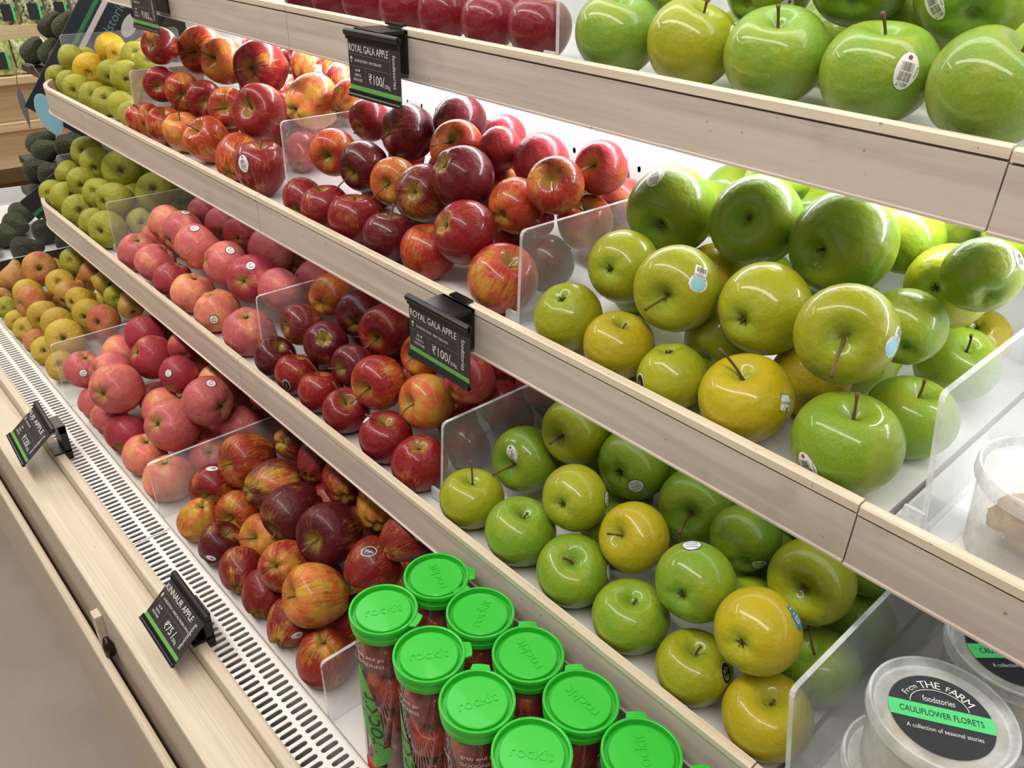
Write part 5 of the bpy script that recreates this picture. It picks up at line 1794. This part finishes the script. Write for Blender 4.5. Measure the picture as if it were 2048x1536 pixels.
def ledge_clip(xc, yt, zt):
    return [((xc - 0.018, 0.2366, 0.622), (xc + 0.024, 0.2480, zt - 0.009), 0), ((xc - 0.018, 0.2180, 0.6374), (xc + 0.024, 0.2480, 0.6410), 0),
            ((xc - 0.018, min(yt - 0.0005, 0.2366), zt - 0.022), (xc + 0.024, 0.2480, zt - 0.007), 0)]


price_tag((-0.927, 0.245, 0.690), (0.111, -0.002, 0.0), (-0.009, -0.058, -0.0515), 0.111, 0.078, 'KINNAUR APPLE', 'SOURCED FROM - HIMACHAL PRADESH, SHIMLA', '₹75', '250g',
          'black price tag reading KINNAUR APPLE tilted on the wooden ledge', ledge_clip(-0.855, 0.245, 0.690))
price_tag((-1.502, 0.235, 0.699), (0.117, -0.006, 0.0), (-0.006, -0.060, -0.050), 0.117, 0.080, 'FUJI APPLE', 'SOURCED FROM -', '₹120', '250g',
          'black price tag reading FUJI APPLE tilted on the wooden ledge', ledge_clip(-1.425, 0.235, 0.699))

# ------------------------------------------------------------------ snack-apple tubes with green lids
def lid_meshes():
    r = 0.0365
    q = MB()
    prof = [(0.0001, -0.0022), (0.0284, -0.0022), (0.0294, -0.0030), (0.0296, -0.0070), (0.0330, -0.0070), (0.0338, -0.0004), (0.0346, 0.0), (0.0362, -0.0004), (r, -0.0018), (r, -0.0050), (0.0352, -0.0056), (0.0352, -0.0120), (0.0356, -0.0125),
            (0.0356, -0.0150), (0.0349, -0.0155), (0.0349, -0.0190), (0.0340, -0.0190), (0.0340, -0.006)]
    q.lathe(prof, 48)
    # pull tab
    a = [(r * math.cos(t) + 0.0, r * math.sin(t)) for t in (-0.28, -0.14, 0, 0.14, 0.28)]
    o = [(0.0430 * math.cos(t * 0.7), 0.0430 * math.sin(t * 0.7)) for t in (-0.28, -0.14, 0, 0.14, 0.28)]
    n = 5
    vs = [(x, y, -0.0012) for x, y in a] + [(x, y, -0.0012) for x, y in o] + [(x, y, -0.0032) for x, y in a] + [(x, y, -0.0032) for x, y in o]
    fs = [(i, i + 1, n + i + 1, n + i) for i in range(4)] + [(2 * n + i, 3 * n + i, 3 * n + i + 1, 2 * n + i + 1) for i in range(4)] + [(n + i, n + i + 1, 3 * n + i + 1, 3 * n + i) for i in range(4)] + [(0, n, 3 * n, 2 * n), (4, 2 * n + 4, 3 * n + 4, n + 4)]
    q.add(vs, fs)
    lid = q.mesh('lid', 'lid', 'auto')
    vs, fs = text2d('rockit', 0.0165)
    q = MB()
    ed = {}
    for f_ in fs:
        for i_ in range(len(f_)):
            e_ = (f_[i_], f_[(i_ + 1) % len(f_)])
            if (e_[1], e_[0]) in ed:
                del ed[(e_[1], e_[0])]
            else:
                ed[e_] = 1
    n_ = len(vs)
    q.add([(x, y, -0.0015) for x, y in vs] + [(x, y, -0.0024) for x, y in vs], list(fs) + [(b2, a2, n_ + a2, n_ + b2) for (a2, b2) in ed])
    word = q.mesh('embossed_word', 'lid')
    q = MB()
    prof = [(0.0001, 0.0), (0.029, 0.0), (0.0318, 0.003), (0.0318, 0.240)]
    q.lathe(prof, 40)
    tube = q.mesh('tube_wall', 'tube', True)
    # printed green leaf, wordmark and small lettering wrapped round the wall
    q = MB()
    rr = 0.0321

    def wrap(vs, fs, m, lift=0.0):
        q.add([((rr + lift) * math.cos(x / rr), (rr + lift) * math.sin(x / rr), z) for x, z in vs], fs, m)

    def leaf(cx, cz, w, h, lean, m):
        rows = []
        for i in range(15):
            f = i / 14
            half = w * math.sin(math.pi * f) ** 0.8
            c = cx + lean * (f - 0.5) * h
            rows.append([(c - half, cz + (f - 0.5) * h), (c - half * 0.33, cz + (f - 0.5) * h), (c + half * 0.33, cz + (f - 0.5) * h), (c + half, cz + (f - 0.5) * h)])
        vs = [p for r_ in rows for p in r_]
        fs = [(4 * i + k, 4 * i + k + 1, 4 * i + k + 5, 4 * i + k + 4) for i in range(14) for k in range(3)]
        wrap(vs, fs, m)
    leaf(0.0, 0.120, 0.015, 0.145, -0.16, 'leafprint')
    leaf(0.012, 0.047, 0.011, 0.045, 0.5, 'leafprint')
    leaf(-0.004, 0.022, 0.014, 0.036, 0.0, 'redprint')
    vs, fs = text2d('rockit', 0.036)
    wrap(rot2(vs, math.pi / 2 + 0.1, 0.002, 0.110), fs, 'st_black', 0.0003)
    for s, z, sz in (('grab and go', 0.212, 0.0075), ('GOODNESS', 0.201, 0.0068)):
        vs, fs = text2d(s, sz)
        wrap(rot2(vs, 0.0, 0.006, z), fs, 'print', 0.0003)
    vs, fs = text2d('home chilled', 0.0075)
    wrap(rot2(vs, 0.0, -0.045, 0.196), fs, 'print', 0.0003)
    leaf(-0.045, 0.150, 0.014, 0.070, 0.0, 'redprint')
    pr = q.mesh('tube_print')
    return lid, word, tube, pr


LIDM, WORDM, TUBEM, PRINTM = lid_meshes()
TUBES = [(-0.5425, 0.335, 1.1, 0.45), (-0.4635, 0.335, 1.0, 1.0), (-0.3895, 0.335, 1.2, 2.35), (-0.316, 0.336, 0.7, -1.2), (-0.2425, 0.336, 0.9, -1.2),
         (-0.5455, 0.408, 2.8, 0.95), (-0.472, 0.4095, 2.1, 3.0), (-0.3985, 0.4095, 2.9, 2.4), (-0.325, 0.4085, 3.1, 2.5), (-0.2515, 0.409, 2.5, 2.4), (-0.178, 0.409, 2.0, 2.4)]
TX = ('beside the apple bin divider', 'with big rockit wordmark')
for i, (x, y, wa, ta) in enumerate(TUBES):
    t_ = empty('apple_tube', (x, y, 0.6006))
    row = 'outer row beside the grille' if y < 0.37 else 'inner row behind it'
    ordn = ('first', 'second', 'third', 'fourth', 'fifth', 'sixth')[i if i < 5 else i - 5]
    tag(t_, 'green-lidded tube of small apples, ' + ordn + ' from the clear divider, ' + ('outer row' if y < 0.37 else 'inner row'), 'tube', 'green-lidded apple tubes')
    w = put('tube_wall', TUBEM, t_)
    pr = put('tube_print', PRINTM, w)
    pr.rotation_euler = (0, 0, -1.75 + (0.35 if i == 0 else 0.0) + (0.9 if i == 2 else 0.0) + (1.9 if i > 4 else 0.0))
    l = put('lid', LIDM, t_)
    l.location = (0, 0, 0.2545)
    l.rotation_euler = (0, 0, ta)
    e = put('embossed_word', WORDM, l)
    e.rotation_euler = (0, 0, wa - ta)
    for k in range(4):
        a = put('small_apple', BODY['gala', (i + k) % 4])
        rx = random.Random(i * 7 + k)
        a.matrix_world = Matrix.Translation((x + rx.uniform(-0.0015, 0.0015), y + rx.uniform(-0.0015, 0.0015), 0.6006 + 0.029 + k * 0.0535)) @ Matrix.Rotation(rx.uniform(0, 6), 4, 'Z') @ Matrix.Rotation(rx.uniform(-0.5, 0.5), 4, 'X') @ Matrix.Scale(0.0275, 4)
        cc = (150, 22, 26) if k != 2 else (196, 70, 30)
        a.color = lin(*cc)[:3] + (0.78 if k < 3 else 0.6,)
        tag(a, 'small red apple sealed in the ' + ordn + ' ' + ('outer' if y < 0.37 else 'inner') + ' green-lidded tube', 'apple', 'small apples in the tubes')

# ------------------------------------------------------------------ frosted tubs
def tub(x, y, z0, r, h, rot, text, label, fill, parent_label=True):
    t_ = empty('plastic_tub', (x, y, z0))
    tag(t_, label, 'tub')
    rb = r * 0.82
    q = MB()
    q.lathe([(0.0001, 0.001), (rb * 0.95, 0.001), (rb, 0.004), (r * 0.93, h - 0.012), (r * 0.93, h - 0.006)], 48)
    q.obj('tub_body', 'tub', t_, smooth=True)
    q = MB()
    q.lathe([(r * 0.93, h - 0.013), (r * 0.985, h - 0.012), (r, h - 0.010), (r, h - 0.003), (r * 0.985, h), (r * 0.95, h), (r * 0.93, h - 0.002), (r * 0.90, h - 0.0055), (r * 0.86, h - 0.0058)], 64)
    rim = q.obj('lid_rim', 'tubrim', t_, smooth='auto')
    q = MB()
    q.lathe([(r * 0.865, h - 0.0058), (0.0001, h - 0.0058)], 48)
    lid = q.obj('lid_film', 'tub', t_, smooth=True)
    # florets / chunks inside, seen through the frosted wall
    rx = random.Random(int(x * 1000) + int(z0 * 100))
    q = MB()
    for k in range(26):
        a, d = rx.uniform(0, 6.28), rb * 0.58 * math.sqrt(rx.random())
        s_ = rx.uniform(0.010, 0.016)
        c = (d * math.cos(a), d * math.sin(a), max(1.2 * s_ + 0.002, min(h - 0.012 - 1.2 * s_, rx.uniform(0.012, h - 0.02))))
        vs = []
        fs = []
        n1, n2 = 7, 10
        for u_ in range(n1 + 1):
            for w_ in range(n2):
                th, ph = math.pi * u_ / n1, 2 * math.pi * w_ / n2
                rr = s_ * (1 + 0.16 * math.sin(5 * th + k) * math.cos(4 * ph + k))
                vs.append((c[0] + rr * math.sin(th) * math.cos(ph), c[1] + rr * math.sin(th) * math.sin(ph), c[2] + rr * math.cos(th)))
        for u_ in range(n1):
            for w_ in range(n2):
                fs.append((u_ * n2 + w_, u_ * n2 + (w_ + 1) % n2, (u_ + 1) * n2 + (w_ + 1) % n2, (u_ + 1) * n2 + w_))
        q.add(vs, fs)
    f_ = q.obj(fill[0], fill[1], None, smooth=True)
    f_.location = (x, y, z0 + 0.001)
    tag(f_, fill[2], fill[3], kind='stuff')
    if text:
        q = MB()
        z = h - 0.0050
        R = r * 0.70
        n = 56
        ring = [(R * math.cos(2 * math.pi * k / n), R * math.sin(2 * math.pi * k / n)) for k in range(n)]
        q.add([(px, py, z) for px, py in ring], [tuple(range(n))], 'labelblack')
        hb0, hb1 = -R * 0.20, R * 0.20
        top = [p for p in ((math.sqrt(R * R - yy * yy), yy) for yy in [hb0 + (hb1 - hb0) * k / 8 for k in range(9)])]
        band = [(px, py) for px, py in top] + [(-px, py) for px, py in top[::-1]]
        q.add([(px, py, z + 0.0003) for px, py in band], [tuple(range(len(band)))], 'labelgreen')

        def txt(s, size, px, py, a=0.0, m='print', fit=None):
            vs, fs = text2d(s, size)
            if fit:
                w = max(v[0] for v in vs) - min(v[0] for v in vs)
                vs = [(v[0] * fit / w, v[1]) for v in vs]
            q.add([(vx, vy, z + 0.0006) for vx, vy in rot2(vs, a, px, py)], fs, m)
        txt('CAULIFLOWER FLORETS', R * 0.21, 0.0, 0.0, 0.0, 'labelink', R * 1.58)
        txt('A collection of seasonal stories', R * 0.15, 0.0, -R * 0.40, 0.0, 'print', R * 1.42)
        txt('foodstories', R * 0.22, 0.0, R * 0.36, 0.0, 'print', R * 0.62)
        arc = 'From THE FARM'
        wts = [0.55 if c in 'From' else (0.5 if c == ' ' else 1.0) for c in arc]
        tot = sum(wts)
        acc = 0.0
        for c, w in zip(arc, wts):
            f = (acc + w / 2) / tot
            acc += w
            an = math.radians(150 - 118 * f)
            if c != ' ':
                txt(c, R * (0.26 if w == 1.0 else 0.19), R * 0.76 * math.cos(an), R * 0.76 * math.sin(an), an - math.pi / 2)
        pts = [(R * 0.56 * math.cos(math.radians(a)), R * 0.22 + R * 0.40 * math.sin(math.radians(a))) for a in range(0, 181, 9)]
        for i in range(len(pts) - 1):
            (xa, ya), (xb, yb) = pts[i], pts[i + 1]
            nx_, ny_ = (yb - ya), -(xb - xa)
            L_ = math.hypot(nx_, ny_)
            nx_, ny_ = nx_ / L_ * R * 0.008, ny_ / L_ * R * 0.008
            q.add([(xa - nx_, ya - ny_, z + 0.0006), (xb - nx_, yb - ny_, z + 0.0006), (xb + nx_, yb + ny_, z + 0.0006), (xa + nx_, ya + ny_, z + 0.0006)], [(0, 1, 2, 3)], 'print')
        lb = q.obj('lid_label', None, lid)
        lb.rotation_euler = (0, 0, rot)
        lb['label'] = 'round charcoal label with green band'
    return t_


M['cauli'] = flat('cauliflower_cream', (226, 212, 180), 0.7)
M['chunk'] = flat('cut_fruit_beige', (214, 178, 138), 0.6)
CF = ('cauliflower_florets', 'cauli', None, 'vegetable')
S3 = SURF[3] + 0.0006
S2 = SURF[2] + 0.0006
tub(-0.0755, 0.520, S3, 0.053, 0.0705, 0.5, False, 'frosted tub under the front CAULIFLOWER FLORETS tub on the third shelf', CF[:2] + ('cream cauliflower florets in the lower front tub', 'vegetable'))
tub(-0.0715, 0.519, S3 + 0.0705, 0.053, 0.0715, 0.56, True, 'frosted tub with CAULIFLOWER FLORETS lid label, front stack on the third shelf', CF[:2] + ('cream cauliflower florets in the upper front tub', 'vegetable'))
tub(-0.060, 0.629, S3, 0.053, 0.0705, 0.4, False, 'frosted tub under the rear CAULIFLOWER FLORETS tub on the third shelf', CF[:2] + ('cream cauliflower florets in the lower rear tub', 'vegetable'))
tub(-0.058, 0.628, S3 + 0.0705, 0.053, 0.0715, 0.84, True, 'frosted tub with CAULIFLOWER FLORETS lid label, rear stack on the third shelf', CF[:2] + ('cream cauliflower florets in the upper rear tub', 'vegetable'))
tub(-0.0725, 0.592, S2, 0.053, 0.0735, 0.4, False, 'frosted tub of beige cut pieces, lower of its stack on the second shelf', ('cut_fruit_pieces', 'chunk', 'beige cut pieces in the lower tub on the second shelf', 'fruit'))
tub(-0.054, 0.622, S2 + 0.0736, 0.053, 0.0735, 0.4, False, 'frosted tub of beige cut pieces, upper of its stack on the second shelf', ('cut_fruit_pieces', 'chunk', 'beige cut pieces in the upper tub on the second shelf', 'fruit'))

# ------------------------------------------------------------------ avocados and the end of the case
stand = tag(empty('produce_stand', (-2.9, 0.8, 0)), 'stepped dark produce stand holding avocados past the end of the case', 'stand')
for (x0, x1, y0, y1, z) in ((-2.72, -2.47, 0.55, 0.90, 0.745), (-2.93, -2.72, 0.61, 0.86, 0.780), (-3.28, -2.97, 0.765, 1.12, 0.990)):
    bx('stand_shelf', x0 + 2.9, x1 + 2.9, y0 - 0.8, y1 - 0.8, z - 0.02, z, 'black', stand)
bx('stand_back', -0.10, 0.56, 0.325, 0.345, 0.0, 1.45, 'black', stand)
bx('stand_leg', -0.36, -0.32, 0.26, 0.30, 0.0, 0.97, 'black', stand)
bx('stand_leg', -0.12, -0.08, 0.28, 0.32, 0.0, 0.97, 'black', stand)
bx('stand_arm', -0.10, 0.16, 0.02, 0.05, 0.70, 0.725, 'black', stand)
tray = tag(empty('avocado_tray', (-2.62, 0.52, 0.6006)), 'white shallow tray of avocados at the end of the bottom deck', 'tray')
q = MB()
pts = [(0.33, -0.21), (0.33, 0.30), (-0.28, 0.30), (-0.42, 0.18), (-0.45, 0.0), (-0.36, -0.16), (-0.2, -0.21)]
n = len(pts)
q.add([(x, y, 0.0) for x, y in pts] + [(x, y, 0.004) for x, y in pts], [tuple(range(n)), tuple(range(n, 2 * n))[::-1]] + [(i, n + i, n + (i + 1) % n, (i + 1) % n) for i in range(n)])
q.obj('tray_base', 'white', tray)
for k in range(2, 6):
    (xa, ya), (xb, yb) = pts[k], pts[(k + 1) % n]
    q = MB()
    d = Vector((xb - xa, yb - ya, 0))
    nn = Vector((-d.y, d.x, 0)).normalized() * 0.005
    q.add([(xa, ya, 0.004), (xb, yb, 0.004), (xb - nn.x, yb - nn.y, 0.004), (xa - nn.x, ya - nn.y, 0.004), (xa, ya, 0.05), (xb, yb, 0.05), (xb - nn.x, yb - nn.y, 0.05), (xa - nn.x, ya - nn.y, 0.05)],
          [(0, 1, 2, 3), (4, 7, 6, 5), (0, 4, 5, 1), (1, 5, 6, 2), (2, 6, 7, 3), (3, 7, 4, 0)])
    q.obj('tray_wall', 'white', tray)
AVOC = [  # x, y, z, r, axis, tone, where
    (-2.781, 0.545, 0.645, 0.036, (0.7, 0.3, 0.1), 1, 't'), (-2.70, 0.505, 0.642, 0.036, (0.8, 0.25, -0.1), 1, 't'), (-2.62, 0.455, 0.640, 0.037, (0.8, 0.3, 0.1), 1, 't'),
    (-2.57, 0.385, 0.640, 0.037, (0.9, 0.2, 0.0), 1, 't'), (-2.66, 0.372, 0.639, 0.035, (0.2, 0.9, 0.0), 1, 't'), (-2.585, 0.555, 0.640, 0.037, (0.4, 0.8, 0.1), 0, 't'), (-2.48, 0.47, 0.640, 0.037, (0.3, 0.9, 0.0), 0, 't'),
    (-2.72, 0.62, 0.640, 0.036, (0.9, 0.1, 0.0), 1, 't'), (-2.46, 0.58, 0.640, 0.036, (0.5, 0.7, 0.0), 0, 't'), (-2.63, 0.66, 0.640, 0.036, (0.6, 0.7, 0.0), 0, 't'),
    (-2.86, 0.665, 0.820, 0.041, (0.5, 0.5, 0.5), 1, 'm'), (-2.78, 0.655, 0.818, 0.038, (0.6, 0.4, 0.3), 1, 'm'), (-2.67, 0.70, 0.786, 0.040, (0.7, 0.5, 0.0), 0, 'm'), (-2.62, 0.62, 0.785, 0.040, (0.6, 0.6, 0.1), 0, 'm'),
    (-2.70, 0.60, 0.786, 0.038, (0.3, 0.8, 0.1), 0, 'm'), (-2.52, 0.70, 0.786, 0.040, (0.5, 0.8, 0.1), 0, 'm'), (-2.80, 0.76, 0.820, 0.040, (0.7, 0.6, 0.1), 0, 'm'), (-2.66, 0.69, 0.850, 0.038, (0.8, 0.3, 0.1), 0, 'm'),
    (-3.235, 0.800, 1.030, 0.040, (0.3, 0.4, 0.8), 1, 'u'), (-3.15, 0.832, 1.032, 0.042, (0.3, 0.3, 0.9), 1, 'u'), (-3.10, 0.885, 1.115, 0.044, (0.4, 0.3, 0.8), 1, 'u'), (-3.18, 0.86, 1.110, 0.040, (0.2, 0.5, 0.8), 0, 'u'),
    (-3.06, 0.94, 1.033, 0.041, (0.6, 0.5, 0.1), 0, 'u'), (-3.02, 0.83, 1.032, 0.041, (0.6, 0.6, 0.3), 0, 'u')]
AW = dict(t='in the white tray on the deck', m='on the middle step of the dark stand', u='on the top step of the dark stand')
for k, (x, y, z, r, ax, tone, w) in enumerate(AVOC):
    a = put('avocado', BODY['avocado', k % 4])
    a.matrix_world = Matrix.Translation((x, y, z)) @ basis(ax).to_4x4() @ Matrix.Scale(r * 0.95, 4)
    low = min((a.matrix_world @ v.co).z for v in a.data.vertices)
    top_ = 0.6052 if w == 't' else (0.991 if w == 'u' else (0.746 if x > -2.72 else 0.781))
    if low < top_:
        a.matrix_world = Matrix.Translation((0, 0, top_ - low)) @ a.matrix_world
    a.color = lin(*((92, 102, 66) if tone else (72, 74, 52)))[:3] + (1,)
    tag(a, ('mottled green' if tone else 'dark') + ' avocado ' + AW[w], 'avocado', 'avocados ' + AW[w])


def sign_board(name, x0, cy, cz, w, h, lean, label, stripes, text=True):
    root = empty(name)
    root.matrix_world = Matrix.Translation((x0, cy, cz)) @ Matrix.Rotation(math.pi / 2, 4, 'Z') @ Matrix.Rotation(math.pi / 2, 4, 'X') @ Matrix.Rotation(lean, 4, 'Z')
    tag(root, label, 'sign')
    q = MB()
    q.box(-w / 2, w / 2, -h / 2, h / 2, -0.004, 0.0)
    board = q.obj('board', 'signdark', root)
    for (nm_, c_, ww, m_) in stripes:
        q = MB()
        q.box(c_ - ww / 2, c_ + ww / 2, -h / 2, h / 2, 0.0002, 0.0008)
        q.obj(nm_, m_, board)
    if text:
        vs, fs = text2d('foodstories', 0.034)
        q = MB()
        q.add([(x, y, 0.001) for x, y in rot2(vs, math.pi / 2, -0.012, 0.075)], fs)
        q.obj('lettering', 'signprint', board)
        n = 24
        q = MB()
        q.add([(0.030 + 0.018 * math.cos(2 * math.pi * k / n), 0.10 + 0.034 * math.sin(2 * math.pi * k / n), 0.001) for k in range(n)], [tuple(range(n))], 'print')
        q.add([(0.030 + 0.014 * math.cos(2 * math.pi * k / n), 0.135 + 0.014 * math.sin(2 * math.pi * k / n), 0.0014) for k in range(n)], [tuple(range(n))], 'st_black')
        q.obj('emblem', None, board)
    return root


M['signdark'] = flat('sign_slate', (40, 46, 56), 0.6)
M['signgreen'] = flat('sign_green', (52, 138, 84), 0.6)
M['signprint'] = flat('sign_print', (120, 150, 150), 0.6)
sign_board('sign_board', -2.42, 0.762, 1.135, 0.20, 0.44, -0.66, 'slate sign board with green and white stripes leaning behind the pears',
           (('green_stripe', -0.065, 0.010, 'signgreen'), ('white_stripe', -0.046, 0.013, 'print')))
sign_board('sign_board', -2.31, 0.520, 0.822, 0.062, 0.115, -1.02, 'small slate sign board with one green stripe by the third shelf',
           (('green_stripe', 0.014, 0.010, 'signgreen'),), False)
# round blue tag and a leaf-shaped card hanging on twine past the rail end
q = MB()
n = 28
q.add([(0.0, 0.024 * math.cos(2 * math.pi * k / n), 0.050 * math.sin(2 * math.pi * k / n)) for k in range(n)] + [(0.0015, 0.024 * math.cos(2 * math.pi * k / n), 0.050 * math.sin(2 * math.pi * k / n)) for k in range(n)],
      [tuple(range(n)), tuple(range(n, 2 * n))[::-1]] + [(i, n + i, n + (i + 1) % n, (i + 1) % n) for i in range(n)])
o = q.obj('round_tag', 'sky_blue')
o.location = (-2.262, 0.560, 1.030)
o.rotation_euler = (0.25, 0, -0.3)
tag(o, 'pale blue oval card tag hung below the rounded second shelf rail', 'tag')
lt = tag(empty('leaf_tag', (-2.90, 0.652, 0.93)), 'grey leaf-shaped card hanging on thin twine past the rail end', 'tag')
q = MB()
pts = [(0.0, 0.060), (0.008, 0.035), (0.012, 0.0), (0.009, -0.04), (0.004, -0.075), (-0.001, -0.04), (-0.008, 0.0), (-0.008, 0.035)]
n = len(pts)
q.add([(0, y, z) for y, z in pts] + [(0.0012, y, z) for y, z in pts], [tuple(range(n)), tuple(range(n, 2 * n))[::-1]] + [(i, n + i, n + (i + 1) % n, (i + 1) % n) for i in range(n)])
q.obj('card', 'printgrey', lt)
q = MB()
q.tube([(0, 0.0, 0.06), (0.005, 0.006, 0.10), (0.02, 0.02, 0.125), (0.10, 0.03, 0.13), (0.17, 0.046, 0.0615)], 0.0012, 6)
q.obj('twine', 'printgrey', lt, smooth=True)

# ------------------------------------------------------------------ far chilled case across the aisle end
far = tag(empty('chilled_case', (-5.2, 1.0, 0)), 'far pale wood chilled case stocked with bagged salad', 'display case')
bx('lower_front', -0.30, 0.0, -2.4, 2.6, 0.16, 0.36, 'beech', far)
bx('front_moulding', -0.30, 0.035, -2.4, 2.6, 0.36, 0.40, 'beech', far)
bx('upper_front', -0.30, -0.01, -2.4, 2.6, 0.40, 0.60, 'beech', far)
bx('front_ledge', -0.30, 0.05, -2.4, 2.6, 0.60, 0.635, 'beech', far)
bx('kick_recess', -0.80, -0.30, -2.4, 2.6, 0.0, 0.16, 'beech', far)
bx('deck', -0.80, -0.30, -2.4, 2.6, 0.58, 0.61, 'white', far)
bx('shelf_board', -0.80, -0.18, -2.4, 2.6, 0.815, 0.84, 'beech', far)
bx('shelf_rail', -0.18, -0.165, -2.4, 2.6, 0.79, 0.86, 'beech', far)
bx('shelf_board', -0.80, -0.24, -2.4, 2.6, 1.20, 1.22, 'beech', far)
bx('back_panel', -0.84, -0.80, -2.4, 2.6, 0.0, 2.0, 'white', far)
M['salad'] = None


def salad_mat():
    t = NT('bagged_leaves')
    co = t.n('TexCoord').outputs['Object']
    oi = t.n('ObjectInfo')
    n1 = t.noise(co, 38.0, 4.0, 0.65)
    c = t.mix(t.ramp(n1, 0.38, 0.62), oi.outputs['Color'], lin(196, 206, 150))
    return t.set(color=c, rough=0.25, coat=0.5, coat_rough=0.1)


M['salad'] = salad_mat()
q = MB()
nz, ny = 8, 6
grid = []
for sgn in (-1, 1):
    for i in range(nz + 1):
        for j in range(ny + 1):
            u_, w_ = i / nz, j / ny
            bul = math.sin(math.pi * w_) ** 0.6 * math.sin(math.pi * min(1.0, u_ * 0.9 + 0.08)) ** 0.6
            grid.append((sgn * 0.032 * bul, (w_ - 0.5) * 0.125, u_ * 0.17))
fs = []
m_ = (nz + 1) * (ny + 1)
for s_ in (0, 1):
    for i in range(nz):
        for j in range(ny):
            a = s_ * m_ + i * (ny + 1) + j
            fs.append((a, a + 1, a + ny + 2, a + ny + 1) if s_ else (a, a + ny + 1, a + ny + 2, a + 1))
q.add(grid, fs)
POUCH = q.mesh('pouch', 'salad', True)
q = MB()
q.add([(0.0345, -0.030, 0.028), (0.0345, 0.022, 0.028), (0.0345, 0.022, 0.112), (0.0345, -0.030, 0.112)], [(0, 1, 2, 3)])
LBL = q.mesh('label_panel', 'labelblack')
q = MB()
q.add([(0.0345, 0.024, 0.028), (0.0345, 0.036, 0.028), (0.0345, 0.036, 0.112), (0.0345, 0.024, 0.112)], [(0, 1, 2, 3)])
LBG = q.mesh('label_stripe', 'labelgreen')
k = 0
for (zz, xx, greens) in ((0.636, -5.215, ((120, 140, 60), (150, 160, 84))), (0.841, -5.43, ((70, 72, 86), (52, 54, 66)))):
    for j in range(9):
        p = put('salad_pouch', POUCH)
        p.location = (xx + (0.006 if j % 2 else 0.0), 0.72 + j * 0.135, zz + 0.006)
        p.rotation_euler = (0, -0.12, 0.05 * ((j * 7) % 5 - 2))
        p.color = lin(*greens[j % 2])[:3] + (1,)
        put('label_panel', LBL, p)
        put('label_stripe', LBG, p)
        wh = 'on the ledge' if zz < 0.7 else 'on the upper board'
        tag(p, ('leafy green' if zz < 0.7 else 'dark leafy') + ' salad pouch with black label ' + wh + ' of the far case', 'pouch', 'salad pouches ' + wh + ' of the far case')
